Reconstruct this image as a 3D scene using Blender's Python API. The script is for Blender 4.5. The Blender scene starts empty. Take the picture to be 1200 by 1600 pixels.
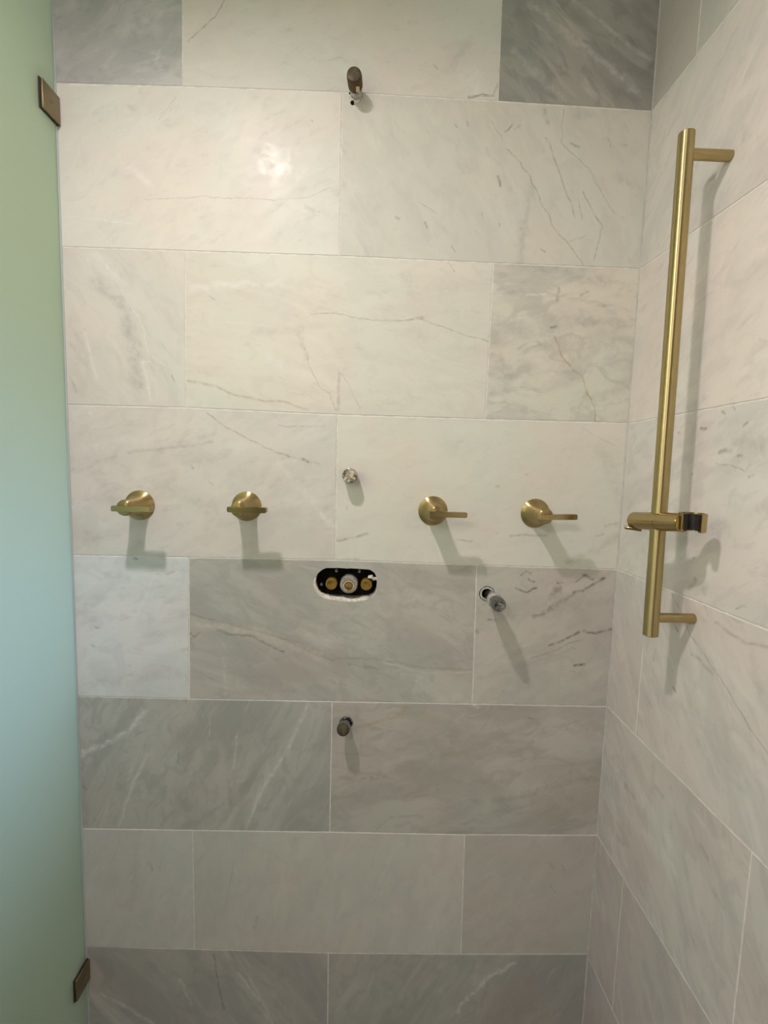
import bpy, bmesh, math, random
from mathutils import Matrix, Vector
from mathutils.geometry import tessellate_polygon
random.seed(4)
PI = math.pi
S = bpy.context.scene
COL = S.collection

# ------------------------------------------------------------------ camera
CAM_ROT = [[0.9993679, -0.0255846, -0.0246806], [-0.0220744, 0.0975739, -0.9949834], [0.0278645, 0.9948994, 0.0969475]]
CAM_LOC = (0.0775, -1.0038, 1.385)
cd = bpy.data.cameras.new('camera')
cd.sensor_fit = 'VERTICAL'; cd.sensor_height = 36.0; cd.lens = 749.4 * 36.0 / 1600.0
cd.clip_start = 0.01
cam = bpy.data.objects.new('camera', cd); COL.objects.link(cam)
cam.matrix_world = Matrix.Translation(CAM_LOC) @ Matrix(CAM_ROT).to_4x4()
S.camera = cam
# ------------------------------------------------------------------ world, lights, exposure
S.view_settings.view_transform = 'Standard'; S.view_settings.look = 'None'
S.view_settings.gamma = 1.0; S.view_settings.use_curve_mapping = False
S.view_settings.exposure = 0.48
w = bpy.data.worlds.new('World'); S.world = w; w.use_nodes = True
w.node_tree.nodes['Background'].inputs[0].default_value = (0.62, 0.80, 1.0, 1)
w.node_tree.nodes['Background'].inputs[1].default_value = 0.3

def area(name, loc, aim, size, power, color, shape='RECTANGLE', size_y=None, spread=180):
    l = bpy.data.lights.new(name, 'AREA'); l.shape = shape; l.size = size
    if size_y: l.size_y = size_y
    l.energy = power; l.color = color; l.spread = math.radians(spread)
    o = bpy.data.objects.new(name, l); COL.objects.link(o); o.location = loc
    o.rotation_euler = (Vector(aim) - Vector(loc)).to_track_quat('-Z', 'Y').to_euler()
    return o
LAMP = (-0.29, -0.76, 2.398)
area('downlight', LAMP, (-0.29, -0.76, 0), 0.085, 8.0, (1.0, 0.87, 0.87), 'DISK', spread=162)       # recessed shower lamp
area('window_daylight', (-1.02, -0.26, 1.07), (0, -0.20, 1.02), 0.24, 0.72, (0.36, 0.60, 1.0), size_y=0.50)  # day through the window
area('fill_light', (-0.85, -2.25, 2.2), (0.6, -0.5, 1.0), 0.5, 12.5, (1.0, 0.88, 0.91), size_y=0.25)      # unseen fill lamp added to brighten the right wall
area('sconce_light', (-1.00, -0.80, 1.62), (0, -0.80, 1.60), 0.22, 5.0, (1.0, 0.86, 0.66), size_y=0.4)     # lamp on the left bathroom wall

# ------------------------------------------------------------------ measured joints, veins and one painted highlight (metres on the wall planes)
JOINTS = {0: [(-0.5335, 2.0897), (-0.3072, 2.0974), (-0.002, 2.1005), (0.3021, 2.0976), (0.6, 2.093)],
 1: [(-0.5443, 1.7946), (-0.306, 1.7962), (-0.0013, 1.7978), (0.3085, 1.7958), (0.6074, 1.7956)],
 2: [(-0.5491, 1.4884), (-0.3072, 1.4907), (0.0006, 1.4858), (0.3067, 1.4859), (0.6106, 1.4871)],
 3: [(-0.5535, 1.1802), (-0.3056, 1.1806), (0.0022, 1.1824), (0.3038, 1.1783), (0.6085, 1.1756)],
 4: [(-0.5522, 0.8728), (-0.3078, 0.8696), (0.0008, 0.869), (0.3084, 0.8682), (0.6105, 0.8672)],
 5: [(-0.5486, 0.5664), (-0.3042, 0.5642), (0.0004, 0.5626), (0.3051, 0.5594), (0.6081, 0.5607)],
 6: [(-0.5366, 0.2788), (-0.303, 0.2716), (0.0025, 0.2628), (0.3094, 0.2605), (0.6054, 0.2615)]}
UPRIGHTS = {(0, -1): (-0.3029, -0.3072),
 (0, 1): (0.2991, 0.302),
 (1, 0): (-0.0008, -0.0013),
 (2, -1): (-0.3061, -0.3072),
 (2, 1): (0.3085, 0.3067),
 (3, 0): (0.0006, 0.0022),
 (4, -1): (-0.3056, -0.3078),
 (4, 1): (0.3038, 0.3084),
 (5, 0): (0.0008, 0.0004),
 (6, -1): (-0.3042, -0.303),
 (6, 1): (0.3051, 0.3094),
 (7, 0): (0.0025, 0.0041)}
SIDE_JOINTS = {1: [(-0.0004, 1.7958), (0.3175, 1.7885)],
 2: [(0.0082, 1.4863), (0.356, 1.4897)],
 3: [(0.0044, 1.1766), (0.3957, 1.1816)],
 4: [(0.0056, 0.8686), (0.4353, 0.8744)],
 5: [(0.0039, 0.5624), (0.372, 0.5626)],
 6: [(-0.004, 0.2553), (0.1422, 0.2635)]}
VEINS_GLINT_BACK = {(0, 0): [([(-0.3981, 2.1565), (-0.3838, 2.1515)], 0.00179, 'd', 0.5), ([(-0.5162, 2.1723), (-0.3715, 2.2233)], 0.01569, 'k', 0.3),
          ([(-0.4704, 2.1072), (-0.3737, 2.1137)], 0.00714, 'k', 0.3)],
 (0, 1): [([(-0.2225, 2.2578), (-0.2431, 2.2237), (-0.2661, 2.2038), (-0.2941, 2.178)], 0.00143, 'd', 0.75),
          ([(0.2454, 2.1032), (0.2728, 2.1067), (0.2916, 2.1053)], 0.00229, 'b', 0.9), ([(0.2454, 2.1021), (0.293, 2.1042)], 0.00119, 'd', 0.7),
          ([(0.2916, 2.1053), (0.3005, 2.1287)], 0.00214, 'b', 0.7), ([(-0.0447, 2.1522), (-0.0081, 2.1617), (0.0142, 2.1503)], 0.00143, 'd', 0.25),
          ([(0.2457, 2.1504), (0.2598, 2.1166)], 0.01786, 'w', 0.3), ([(0.1746, 2.1574), (0.1823, 2.1498)], 0.00187, 'd', 0.45),
          ([(0.2432, 2.2071), (0.2023, 2.1484)], 0.00714, 'k', 0.2)],
 (0, 2): [([(0.3573, 2.2741), (0.5808, 2.1248)], 0.00597, 'w', 0.28), ([(0.4307, 2.2888), (0.5951, 2.1832)], 0.00446, 'w', 0.22),
          ([(0.3245, 2.1938), (0.43, 2.1066)], 0.00672, 'w', 0.18), ([(0.3857, 2.2136), (0.5028, 2.1503)], 0.01045, 'k', 0.3),
          ([(0.5186, 2.2761), (0.5836, 2.2453)], 0.00747, 'k', 0.3)],
 (1, 0): [([(-0.3806, 1.8903), (-0.2538, 1.9), (-0.1289, 1.899), (-0.0662, 1.905), (-0.0063, 1.9324)], 0.00124, 'b', 0.45),
          ([(-0.5422, 1.852), (-0.4101, 1.844)], 0.00194, 'w', 0.5), ([(-0.3532, 2.0371), (-0.3358, 2.0585), (-0.3196, 2.0798)], 0.00129, 'd', 0.3),
          ([(-0.4077, 1.9456), (-0.375, 1.9224)], 0.00698, 'w', 0.5), ([(-0.4015, 2.0591), (-0.3968, 2.0513)], 0.00571, 'k', 0.3),  # broad white stroke is a faint highlight painted into the stone
          ([(-0.0593, 2.0474), (-0.058, 2.0463)], 0.00149, 'd', 0.5), ([(-0.0432, 1.8797), (-0.0419, 1.8797)], 0.00179, 'd', 0.5),
          ([(-0.0685, 1.8859), (-0.0533, 1.8781)], 0.00543, 'k', 0.3), ([(-0.4174, 2.0056), (-0.4161, 2.0057)], 0.00149, 'd', 0.5)],
 (1, 1): [([(0.2914, 2.06), (0.3144, 2.0293)], 0.00134, 'd', 0.4),
          ([(0.3255, 2.0121), (0.3443, 1.9928), (0.3701, 1.9654), (0.3973, 1.9161), (0.4275, 1.8664), (0.4676, 1.8275), (0.4917, 1.8)], 0.00155, 'd', 0.55),
          ([(0.4003, 2.0353), (0.4279, 1.982), (0.4432, 1.9432), (0.4625, 1.9042), (0.4661, 1.8885)], 0.00171, 'd', 0.6),
          ([(0.4312, 2.0881), (0.4326, 2.0272), (0.4895, 1.9797), (0.547, 1.899)], 0.00134, 'd', 0.5),
          ([(0.4822, 1.9375), (0.5027, 1.9021), (0.5241, 1.8762), (0.512, 1.8082)], 0.00155, 'd', 0.6), ([(0.4716, 1.9226), (0.483, 1.888)], 0.00155, 'd', 0.45),
          ([(0.3935, 2.0853), (0.4025, 2.0624)], 0.00446, 'd', 0.25), ([(0.4635, 2.079), (0.4891, 2.0766)], 0.00854, 'k', 0.35),
          ([(0.22, 2.0523), (0.2227, 2.0477)], 0.00187, 'd', 0.5), ([(0.2437, 2.0579), (0.2452, 2.051)], 0.00194, 'd', 0.5),
          ([(0.3201, 2.0425), (0.3321, 2.0547)], 0.00223, 'd', 0.5), ([(0.3362, 2.0478), (0.3497, 2.0554)], 0.00187, 'd', 0.45),
          ([(0.3104, 1.9606), (0.3152, 1.9405)], 0.00233, 'd', 0.55), ([(0.1678, 1.8674), (0.1732, 1.8579)], 0.00233, 'd', 0.6),
          ([(0.1077, 1.8735), (0.1141, 1.8713)], 0.0031, 'd', 0.4), ([(0.1549, 1.9066), (0.1914, 1.884)], 0.00139, 'd', 0.4),
          ([(0.2233, 1.8245), (0.2289, 1.8125)], 0.00186, 'd', 0.4), ([(0.3162, 1.8718), (0.3177, 1.8683)], 0.00202, 'd', 0.5),
          ([(0.2794, 1.8898), (0.2823, 1.8814)], 0.00155, 'd', 0.4), ([(0.4026, 1.8275), (0.4107, 1.8229)], 0.00187, 'd', 0.5),
          ([(0.4602, 1.842), (0.4918, 1.8554)], 0.00149, 'b', 0.5), ([(0.3741, 1.9392), (0.3651, 1.8725), (0.3613, 1.8026)], 0.007, 'k', 0.32),
          ([(0.4518, 2.0268), (0.4675, 2.0216)], 0.00223, 'd', 0.4), ([(0.5237, 2.0393), (0.5313, 2.023)], 0.00179, 'd', 0.4),
          ([(0.5526, 2.0287), (0.5631, 2.0267)], 0.00214, 'k', 0.5), ([(0.2347, 1.9753), (0.2538, 1.9737)], 0.01242, 'k', 0.2),
          ([(0.5481, 1.9702), (0.5748, 1.9592)], 0.00933, 'k', 0.25)],
 (2, 0): [([(-0.4816, 1.7315), (-0.4324, 1.6966), (-0.4126, 1.6229), (-0.4043, 1.535)], 0.01163, 'k', 0.38),
          ([(-0.462, 1.7626), (-0.4125, 1.6849), (-0.3929, 1.6547), (-0.3803, 1.5864)], 0.0021, 'w', 0.45), ([(-0.3932, 1.5771), (-0.378, 1.5039)], 0.00242, 'w', 0.5),
          ([(-0.5061, 1.6322), (-0.4872, 1.545)], 0.00388, 'w', 0.4), ([(-0.336, 1.5549), (-0.331, 1.5411)], 0.00155, 'd', 0.55),
          ([(-0.5382, 1.5434), (-0.5265, 1.5121)], 0.00233, 'k', 0.4), ([(-0.4437, 1.7451), (-0.48, 1.7861)], 0.0031, 'w', 0.3),
          ([(-0.3945, 1.5783), (-0.3766, 1.5789)], 0.00233, 'w', 0.4)],
 (2, 1): [([(-0.0571, 1.6836), (-0.0121, 1.6877), (0.0306, 1.6804), (0.0669, 1.6767), (0.1174, 1.6784), (0.168, 1.6814), (0.2168, 1.6667), (0.2618, 1.6531),
            (0.3057, 1.6419)],
           0.00178, 'b', 0.55),
          ([(-0.0666, 1.6181), (-0.0583, 1.5804), (-0.037, 1.5427), (-0.0158, 1.528), (-0.0035, 1.4961)], 0.00145, 'd', 0.5),
          ([(-0.3053, 1.5445), (-0.2486, 1.5361), (-0.2098, 1.5194), (-0.1527, 1.5096), (-0.1084, 1.5096), (-0.0598, 1.4943)], 0.00258, 'o', 0.4),
          ([(0.2168, 1.7936), (0.2318, 1.7757)], 0.00134, 'd', 0.45), ([(0.0003, 1.5759), (0.023, 1.5485), (0.0464, 1.5002)], 0.00161, 'd', 0.28),
          ([(-0.293, 1.7261), (-0.2169, 1.7337), (-0.1152, 1.7422)], 0.00522, 'w', 0.4), ([(-0.2615, 1.7112), (-0.2488, 1.7055)], 0.00177, 'o', 0.6),
          ([(-0.166, 1.6437), (-0.076, 1.653)], 0.00725, 'k', 0.2), ([(-0.0759, 1.6467), (-0.065, 1.5966)], 0.00466, 'o', 0.2),
          ([(-0.14, 1.5942), (-0.0096, 1.5474)], 0.0113, 'w', 0.2), ([(0.1692, 1.6852), (0.1434, 1.6793)], 0.00322, 'b', 0.35),
          ([(0.1413, 1.7416), (0.2191, 1.7381)], 0.01708, 'k', 0.16), ([(0.0031, 1.567), (0.0018, 1.4962)], 0.00323, 'd', 0.25)],
 (2, 2): [([(0.4419, 1.6579), (0.4604, 1.6176), (0.4849, 1.5889), (0.5041, 1.5817), (0.5145, 1.5471), (0.5326, 1.5189), (0.5373, 1.4902)], 0.00194, 'g', 0.85),
          ([(0.4438, 1.7523), (0.4428, 1.7273)], 0.00311, 'd', 0.35), ([(0.4343, 1.6741), (0.4447, 1.677)], 0.00282, 'd', 0.5),
          ([(0.5272, 1.724), (0.5394, 1.7206)], 0.00388, 'd', 0.35), ([(0.4892, 1.7402), (0.5032, 1.747)], 0.00323, 'd', 0.3),
          ([(0.3806, 1.7376), (0.4185, 1.7377)], 0.00233, 'w', 0.45), ([(0.3463, 1.7922), (0.4371, 1.7956)], 0.00807, 'k', 0.35),
          ([(0.4644, 1.778), (0.5437, 1.7684)], 0.01292, 'k', 0.35), ([(0.3258, 1.6855), (0.3928, 1.6626)], 0.0113, 'k', 0.25),
          ([(0.4833, 1.691), (0.5961, 1.6885)], 0.00807, 'k', 0.3), ([(0.3231, 1.6093), (0.3582, 1.5719)], 0.0097, 'k', 0.35),
          ([(0.3957, 1.6117), (0.4519, 1.562)], 0.01341, 'w', 0.12), ([(0.4955, 1.5112), (0.599, 1.5666)], 0.0113, 'k', 0.25),
          ([(0.3226, 1.748), (0.3489, 1.7427)], 0.00622, 'k', 0.2), ([(0.4071, 1.644), (0.4206, 1.6381)], 0.00419, 'd', 0.2)],
 (3, 0): [([(-0.2658, 1.4816), (-0.2296, 1.4569), (-0.1865, 1.4334), (-0.1379, 1.4113), (-0.0983, 1.3992)], 0.0021, 'b', 0.6),
          ([(-0.0692, 1.3935), (-0.0585, 1.3898)], 0.00339, 'd', 0.6), ([(-0.1185, 1.4602), (-0.0673, 1.4604), (-0.0253, 1.4629)], 0.00177, 'd', 0.3),
          ([(-0.4268, 1.3965), (-0.346, 1.4079), (-0.2545, 1.4223)], 0.00323, 'p', 0.35), ([(-0.5167, 1.2203), (-0.4944, 1.2182)], 0.00781, 'b', 0.22),
          ([(-0.1273, 1.3945), (-0.0031, 1.2533)], 0.00646, 'w', 0.25), ([(-0.0318, 1.2797), (-0.0018, 1.2547)], 0.00484, 'w', 0.4),
          ([(-0.5383, 1.3567), (-0.4531, 1.3853)], 0.00484, 'k', 0.25), ([(-0.2995, 1.3725), (-0.2943, 1.3674)], 0.00282, 'p', 0.45),
          ([(-0.263, 1.3392), (-0.2525, 1.3341)], 0.00161, 'd', 0.3), ([(-0.5302, 1.4026), (-0.3874, 1.4198)], 0.01128, 'w', 0.25),
          ([(-0.3367, 1.3292), (-0.2582, 1.2779)], 0.01509, 'k', 0.15), ([(-0.493, 1.3514), (-0.4557, 1.2862)], 0.01128, 'k', 0.2),
          ([(-0.5022, 1.4745), (-0.4996, 1.4733)], 0.00323, 'w', 0.6), ([(-0.0996, 1.3992), (-0.0333, 1.3839)], 0.00242, 'k', 0.4)],
 (3, 1): [([(0.0068, 1.2236), (0.0364, 1.2312), (0.0699, 1.2402)], 0.00285, 'b', 0.5), ([(0.2616, 1.2326), (0.2918, 1.2292)], 0.00217, 'b', 0.5),
          ([(0.3733, 1.2422), (0.4059, 1.2471), (0.4501, 1.2441)], 0.00313, 'p', 0.5), ([(0.3986, 1.3759), (0.4027, 1.3747)], 0.00226, 'd', 0.3),
          ([(0.3364, 1.3473), (0.3432, 1.3475)], 0.00252, 'd', 0.25), ([(0.5575, 1.2467), (0.5709, 1.2526)], 0.00278, 'b', 0.55),
          ([(0.5738, 1.2692), (0.6051, 1.2754)], 0.00302, 'b', 0.4), ([(0.5003, 1.4798), (0.5467, 1.4534), (0.5844, 1.4399)], 0.00134, 'd', 0.25),
          ([(0.5034, 1.1872), (0.5569, 1.2162), (0.6033, 1.2451)], 0.00839, 'o', 0.28), ([(0.0238, 1.1829), (0.0509, 1.1863)], 0.00418, 'k', 0.25),
          ([(0.3414, 1.2496), (0.3443, 1.247)], 0.00218, 'b', 0.5), ([(0.2314, 1.4377), (0.3123, 1.4268)], 0.01773, 'k', 0.1),
          ([(0.5554, 1.4271), (0.6118, 1.314)], 0.01391, 'k', 0.18), ([(0.0229, 1.2973), (0.0244, 1.2906)], 0.00184, 'd', 0.45)],
 (4, 0): [([(-0.3528, 1.1453), (-0.3367, 1.1498)], 0.00293, 'b', 0.45), ([(-0.5027, 1.0256), (-0.4974, 1.0243)], 0.00251, 'd', 0.35),
          ([(-0.5147, 0.986), (-0.5081, 0.9833)], 0.00312, 'd', 0.28), ([(-0.4188, 1.1766), (-0.4135, 1.174)], 0.00251, 'd', 0.6),
          ([(-0.5513, 1.094), (-0.5067, 1.1157)], 0.00502, 'w', 0.4), ([(-0.3797, 1.1323), (-0.4147, 1.0553)], 0.00251, 'w', 0.4),
          ([(-0.3995, 1.1456), (-0.3261, 1.1404)], 0.0067, 'w', 0.35), ([(-0.542, 1.0527), (-0.4873, 1.0954)], 0.01006, 'k', 0.22),
          ([(-0.5201, 0.8977), (-0.3289, 0.9298)], 0.01043, 'k', 0.2), ([(-0.4729, 1.137), (-0.4331, 1.1311)], 0.00837, 'k', 0.2)],
 (4, 1): [([(-0.3029, 1.059), (-0.2368, 1.0422), (-0.1511, 1.0214), (-0.0963, 1.004), (-0.0452, 0.9779), (0.0048, 0.9617)], 0.00261, 'b', 0.5),
          ([(-0.2464, 1.0237), (-0.2124, 1.0145), (-0.1715, 1.0125), (-0.1414, 0.9932), (-0.1057, 0.9796)], 0.00268, 'd', 0.55),
          ([(-0.3004, 1.0409), (-0.2192, 1.0285), (-0.1647, 1.0239), (-0.0962, 0.9912), (-0.0272, 0.9711)], 0.00754, 'c', 0.5),
          ([(-0.3035, 1.0042), (-0.2844, 1.0187)], 0.0026, 'b', 0.6), ([(-0.3034, 1.0169), (-0.2927, 1.0073)], 0.00225, 'b', 0.5),
          ([(-0.3016, 0.9331), (-0.2566, 0.9167)], 0.00347, 'p', 0.5),
          ([(0.0005, 0.9659), (0.0558, 0.9684), (0.1044, 0.965), (0.1533, 0.9572), (0.1983, 0.948), (0.3034, 0.947)], 0.00261, 'o', 0.45),
          ([(0.1115, 0.9594), (0.1987, 0.9378), (0.3008, 0.9411)], 0.00261, 'c', 0.5), ([(0.0353, 0.9551), (0.112, 0.9435)], 0.00347, 'd', 0.25),
          ([(0.1684, 1.1307), (0.2059, 1.1175)], 0.00783, 'k', 0.45), ([(0.1233, 1.1255), (0.1481, 1.1233)], 0.00586, 'k', 0.45),
          ([(0.0207, 1.0644), (0.04, 1.0606)], 0.00347, 'k', 0.5), ([(0.1462, 1.0952), (0.1739, 1.0887)], 0.00783, 'k', 0.4),
          ([(0.1833, 1.096), (0.2114, 1.0825)], 0.00694, 'k', 0.4), ([(0.1011, 1.0872), (0.115, 1.0805)], 0.00521, 'k', 0.4),
          ([(-0.1104, 1.0687), (-0.0284, 1.0563)], 0.01006, 'k', 0.2), ([(-0.1784, 1.1091), (-0.1648, 1.0815)], 0.00503, 'k', 0.4),
          ([(-0.2728, 1.114), (-0.2324, 1.101)], 0.00837, 'k', 0.22), ([(-0.2053, 1.1706), (-0.0562, 1.0908)], 0.00869, 'k', 0.15),
          ([(-0.0493, 1.084), (-0.0355, 1.0703)], 0.0063, 'k', 0.35), ([(-0.0014, 0.9183), (0.007, 0.9113)], 0.0027, 'p', 0.6),
          ([(-0.2331, 0.9601), (-0.2307, 0.8811)], 0.00449, 'w', 0.15), ([(0.1891, 0.9319), (0.1836, 0.8881)], 0.00539, 'w', 0.2),
          ([(0.0549, 1.0084), (0.2494, 0.9979)], 0.01391, 'k', 0.15), ([(-0.0017, 1.092), (0.1374, 1.0243)], 0.01215, 'p', 0.14),
          ([(-0.0691, 1.0273), (0.0108, 1.0076)], 0.00899, 'c', 0.3)],
 (4, 2): [([(0.4012, 1.1597), (0.4105, 1.1669), (0.4205, 1.1615)], 0.00243, 'd', 0.65), ([(0.417, 1.1502), (0.4298, 1.1449)], 0.00244, 'd', 0.75),
          ([(0.3905, 1.1286), (0.413, 1.1235), (0.4348, 1.131)], 0.00278, 'd', 0.75), ([(0.5356, 1.1627), (0.5558, 1.1534)], 0.00391, 'd', 0.65),
          ([(0.5808, 1.1553), (0.5621, 1.1437), (0.5406, 1.1305), (0.5174, 1.123)], 0.00295, 'd', 0.75),
          ([(0.5174, 1.123), (0.495, 1.1027), (0.4707, 1.0894), (0.4343, 1.0673)], 0.00478, 'd', 0.4), ([(0.4864, 1.1279), (0.4695, 1.1092)], 0.00608, 'd', 0.5),
          ([(0.4785, 1.1432), (0.4923, 1.1449)], 0.00261, 'd', 0.6), ([(0.5384, 1.1628), (0.5173, 1.1455)], 0.00261, 'd', 0.45),
          ([(0.6142, 1.0453), (0.5908, 1.0376), (0.5686, 1.0329), (0.5442, 1.0381)], 0.00306, 'd', 0.65),
          ([(0.5346, 1.0351), (0.5074, 1.0202), (0.4719, 1.0036)], 0.0027, 'd', 0.65),
          ([(0.5399, 1.0194), (0.5152, 1.0088), (0.4756, 0.9893), (0.4341, 0.9755)], 0.00216, 'd', 0.5), ([(0.5298, 0.9598), (0.5508, 0.9631)], 0.00295, 'd', 0.8),
          ([(0.3344, 1.0596), (0.3524, 1.0599)], 0.00261, 'd', 0.5), ([(0.3721, 0.8957), (0.3775, 0.9016)], 0.00209, 'd', 0.5),
          ([(0.52, 1.0002), (0.5272, 0.9975)], 0.00186, 'd', 0.5), ([(0.5236, 0.9466), (0.5308, 0.9453)], 0.0018, 'd', 0.4),
          ([(0.3226, 0.927), (0.461, 0.9731), (0.5161, 0.9958)], 0.00466, 'k', 0.3), ([(0.3105, 1.0349), (0.3149, 1.0307)], 0.00347, 'd', 0.4),
          ([(0.4689, 1.0737), (0.5929, 1.1048)], 0.01043, 'k', 0.22), ([(0.3338, 0.9851), (0.4435, 1.0304)], 0.00869, 'c', 0.22),
          ([(0.3807, 1.1564), (0.4628, 1.1723)], 0.01043, 'c', 0.15), ([(0.571, 1.0185), (0.6106, 0.9613)], 0.00782, 'k', 0.2)],
 (5, 0): [([(-0.5555, 0.7342), (-0.4941, 0.7616), (-0.4453, 0.7888), (-0.4057, 0.8405)], 0.00584, 'w', 0.5),
          ([(-0.3312, 0.7595), (-0.3329, 0.7403), (-0.3345, 0.7224)], 0.0018, 'd', 0.5),
          ([(-0.052, 0.8608), (-0.0997, 0.7465), (-0.1485, 0.6678), (-0.1837, 0.5762)], 0.0045, 'w', 0.3),
          ([(-0.4008, 0.7393), (-0.4327, 0.6749), (-0.4673, 0.5733)], 0.0036, 'w', 0.3), ([(-0.5412, 0.6661), (-0.5359, 0.6586)], 0.0027, 'b', 0.5),
          ([(-0.2245, 0.682), (-0.2177, 0.6079)], 0.00405, 'b', 0.22), ([(-0.5231, 0.8037), (-0.4824, 0.7897)], 0.01169, 'k', 0.35),
          ([(-0.3189, 0.6356), (-0.3124, 0.5901)], 0.00719, 'k', 0.25), ([(-0.2888, 0.8438), (-0.2686, 0.7855)], 0.00869, 'k', 0.3),
          ([(-0.4572, 0.7533), (-0.4477, 0.7476)], 0.0045, 'k', 0.45), ([(-0.181, 0.8674), (-0.1712, 0.8017)], 0.00521, 'b', 0.13),
          ([(-0.316, 0.8681), (-0.3162, 0.8579)], 0.00208, 'b', 0.5), ([(-0.2641, 0.8296), (-0.2658, 0.7856)], 0.0018, 'w', 0.4),
          ([(-0.4514, 0.6491), (-0.4743, 0.5732)], 0.00629, 'k', 0.3), ([(-0.2485, 0.6515), (-0.2772, 0.5752)], 0.00539, 'k', 0.3),
          ([(-0.1712, 0.787), (-0.1501, 0.7279)], 0.00629, 'k', 0.25), ([(-0.0933, 0.6534), (-0.022, 0.6238)], 0.01438, 'k', 0.2),
          ([(-0.206, 0.7865), (-0.2132, 0.7121)], 0.0027, 'w', 0.3), ([(-0.4806, 0.8552), (-0.4121, 0.8636)], 0.00629, 'k', 0.3),
          ([(-0.5186, 0.588), (-0.516, 0.5834)], 0.0045, 'k', 0.4), ([(-0.3851, 0.8423), (-0.3659, 0.7546)], 0.00521, 'k', 0.25)],
 (5, 1): [([(0.1661, 0.8644), (0.1459, 0.8376), (0.1152, 0.8282), (0.058, 0.8111)], 0.00382, 'g', 0.35),
          ([(0.0223, 0.6956), (0.0621, 0.6916), (0.0976, 0.6921), (0.1259, 0.6985)], 0.00481, 'o', 0.5), ([(0.0904, 0.695), (0.0963, 0.6905)], 0.0027, 'd', 0.4),
          ([(0.2452, 0.7513), (0.2769, 0.7457)], 0.00809, 'o', 0.4),
          ([(0.3679, 0.6435), (0.4384, 0.652), (0.5021, 0.6788), (0.5505, 0.6947), (0.5968, 0.6984)], 0.00652, 'o', 0.4),
          ([(0.5919, 0.8058), (0.5968, 0.7983)], 0.00324, 'c', 0.55), ([(0.435, 0.8377), (0.4437, 0.8348)], 0.00261, 'd', 0.4),
          ([(0.4528, 0.8261), (0.4713, 0.804)], 0.0054, 'k', 0.35), ([(0.2578, 0.7933), (0.2683, 0.7786)], 0.00372, 'p', 0.5),
          ([(0.2346, 0.6573), (0.279, 0.6271)], 0.00746, 'k', 0.3), ([(0.0986, 0.6557), (0.1276, 0.6407)], 0.0072, 'k', 0.25),
          ([(0.1509, 0.5795), (0.1794, 0.5906)], 0.00559, 'o', 0.3), ([(0.3875, 0.7653), (0.4745, 0.7514)], 0.0126, 'k', 0.2),
          ([(0.3682, 0.8618), (0.4539, 0.8558)], 0.0072, 'o', 0.2), ([(0.0073, 0.5781), (0.0357, 0.5938)], 0.01116, 'k', 0.35),
          ([(0.514, 0.5832), (0.6161, 0.5921)], 0.00962, 'k', 0.4), ([(0.5889, 0.7681), (0.6055, 0.7381)], 0.00745, 'k', 0.35),
          ([(0.1029, 0.7612), (0.1174, 0.7495)], 0.00539, 'k', 0.3), ([(0.1303, 0.7914), (0.2147, 0.8076)], 0.00899, 'p', 0.14),
          ([(0.3111, 0.8712), (0.3201, 0.861)], 0.00449, 'w', 0.5)],
 (6, 0): [([(-0.4002, 0.4847), (-0.3949, 0.4661)], 0.00279, 'd', 0.25), ([(-0.4262, 0.5277), (-0.4439, 0.3716)], 0.00769, 'k', 0.15)],
 (6, 1): [([(-0.2123, 0.4971), (-0.221, 0.4361), (-0.2328, 0.3728)], 0.00186, 'p', 0.5), ([(-0.1605, 0.3541), (-0.1662, 0.3252)], 0.00372, 'k', 0.5),
          ([(-0.1272, 0.3575), (-0.1256, 0.3479)], 0.00186, 'd', 0.3)],
 (6, 2): [([(0.5052, 0.4889), (0.5119, 0.4763)], 0.00481, 'b', 0.35), ([(0.532, 0.486), (0.5387, 0.4733)], 0.00289, 'b', 0.3),
          ([(0.5087, 0.4332), (0.5183, 0.4221)], 0.00289, 'k', 0.4), ([(0.3044, 0.3758), (0.394, 0.3602)], 0.00866, 'p', 0.18)],
 (7, 0): [([(-0.258, 0.2571), (-0.2525, 0.2018), (-0.2383, 0.1227)], 0.00231, 'd', 0.45), ([(-0.2412, 0.1293), (-0.2368, 0.1177)], 0.00298, 'd', 0.5),
          ([(-0.5171, 0.1572), (-0.4569, 0.121), (-0.3992, 0.0795)], 0.00433, 'w', 0.3), ([(-0.2027, 0.2084), (-0.1571, 0.1409)], 0.00384, 'w', 0.3),
          ([(-0.2292, 0.1788), (-0.1999, 0.096)], 0.00893, 'k', 0.3), ([(-0.3098, 0.1787), (-0.2961, 0.0794)], 0.00595, 'k', 0.2),
          ([(-0.3388, 0.1951), (-0.3103, 0.1293)], 0.00397, 'w', 0.2)],
 (7, 1): [([(0.4394, 0.2379), (0.4087, 0.2212), (0.3724, 0.1946), (0.3069, 0.1109)], 0.00481, 'w', 0.4), ([(0.2805, 0.2374), (0.3849, 0.246)], 0.00894, 'k', 0.35),
          ([(0.5265, 0.1463), (0.461, 0.2296)], 0.00962, 'k', 0.25), ([(0.2392, 0.1461), (0.2555, 0.1126)], 0.00595, 'k', 0.3),
          ([(0.046, 0.0791), (0.087, 0.2451)], 0.00866, 'k', 0.2)]}
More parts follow.
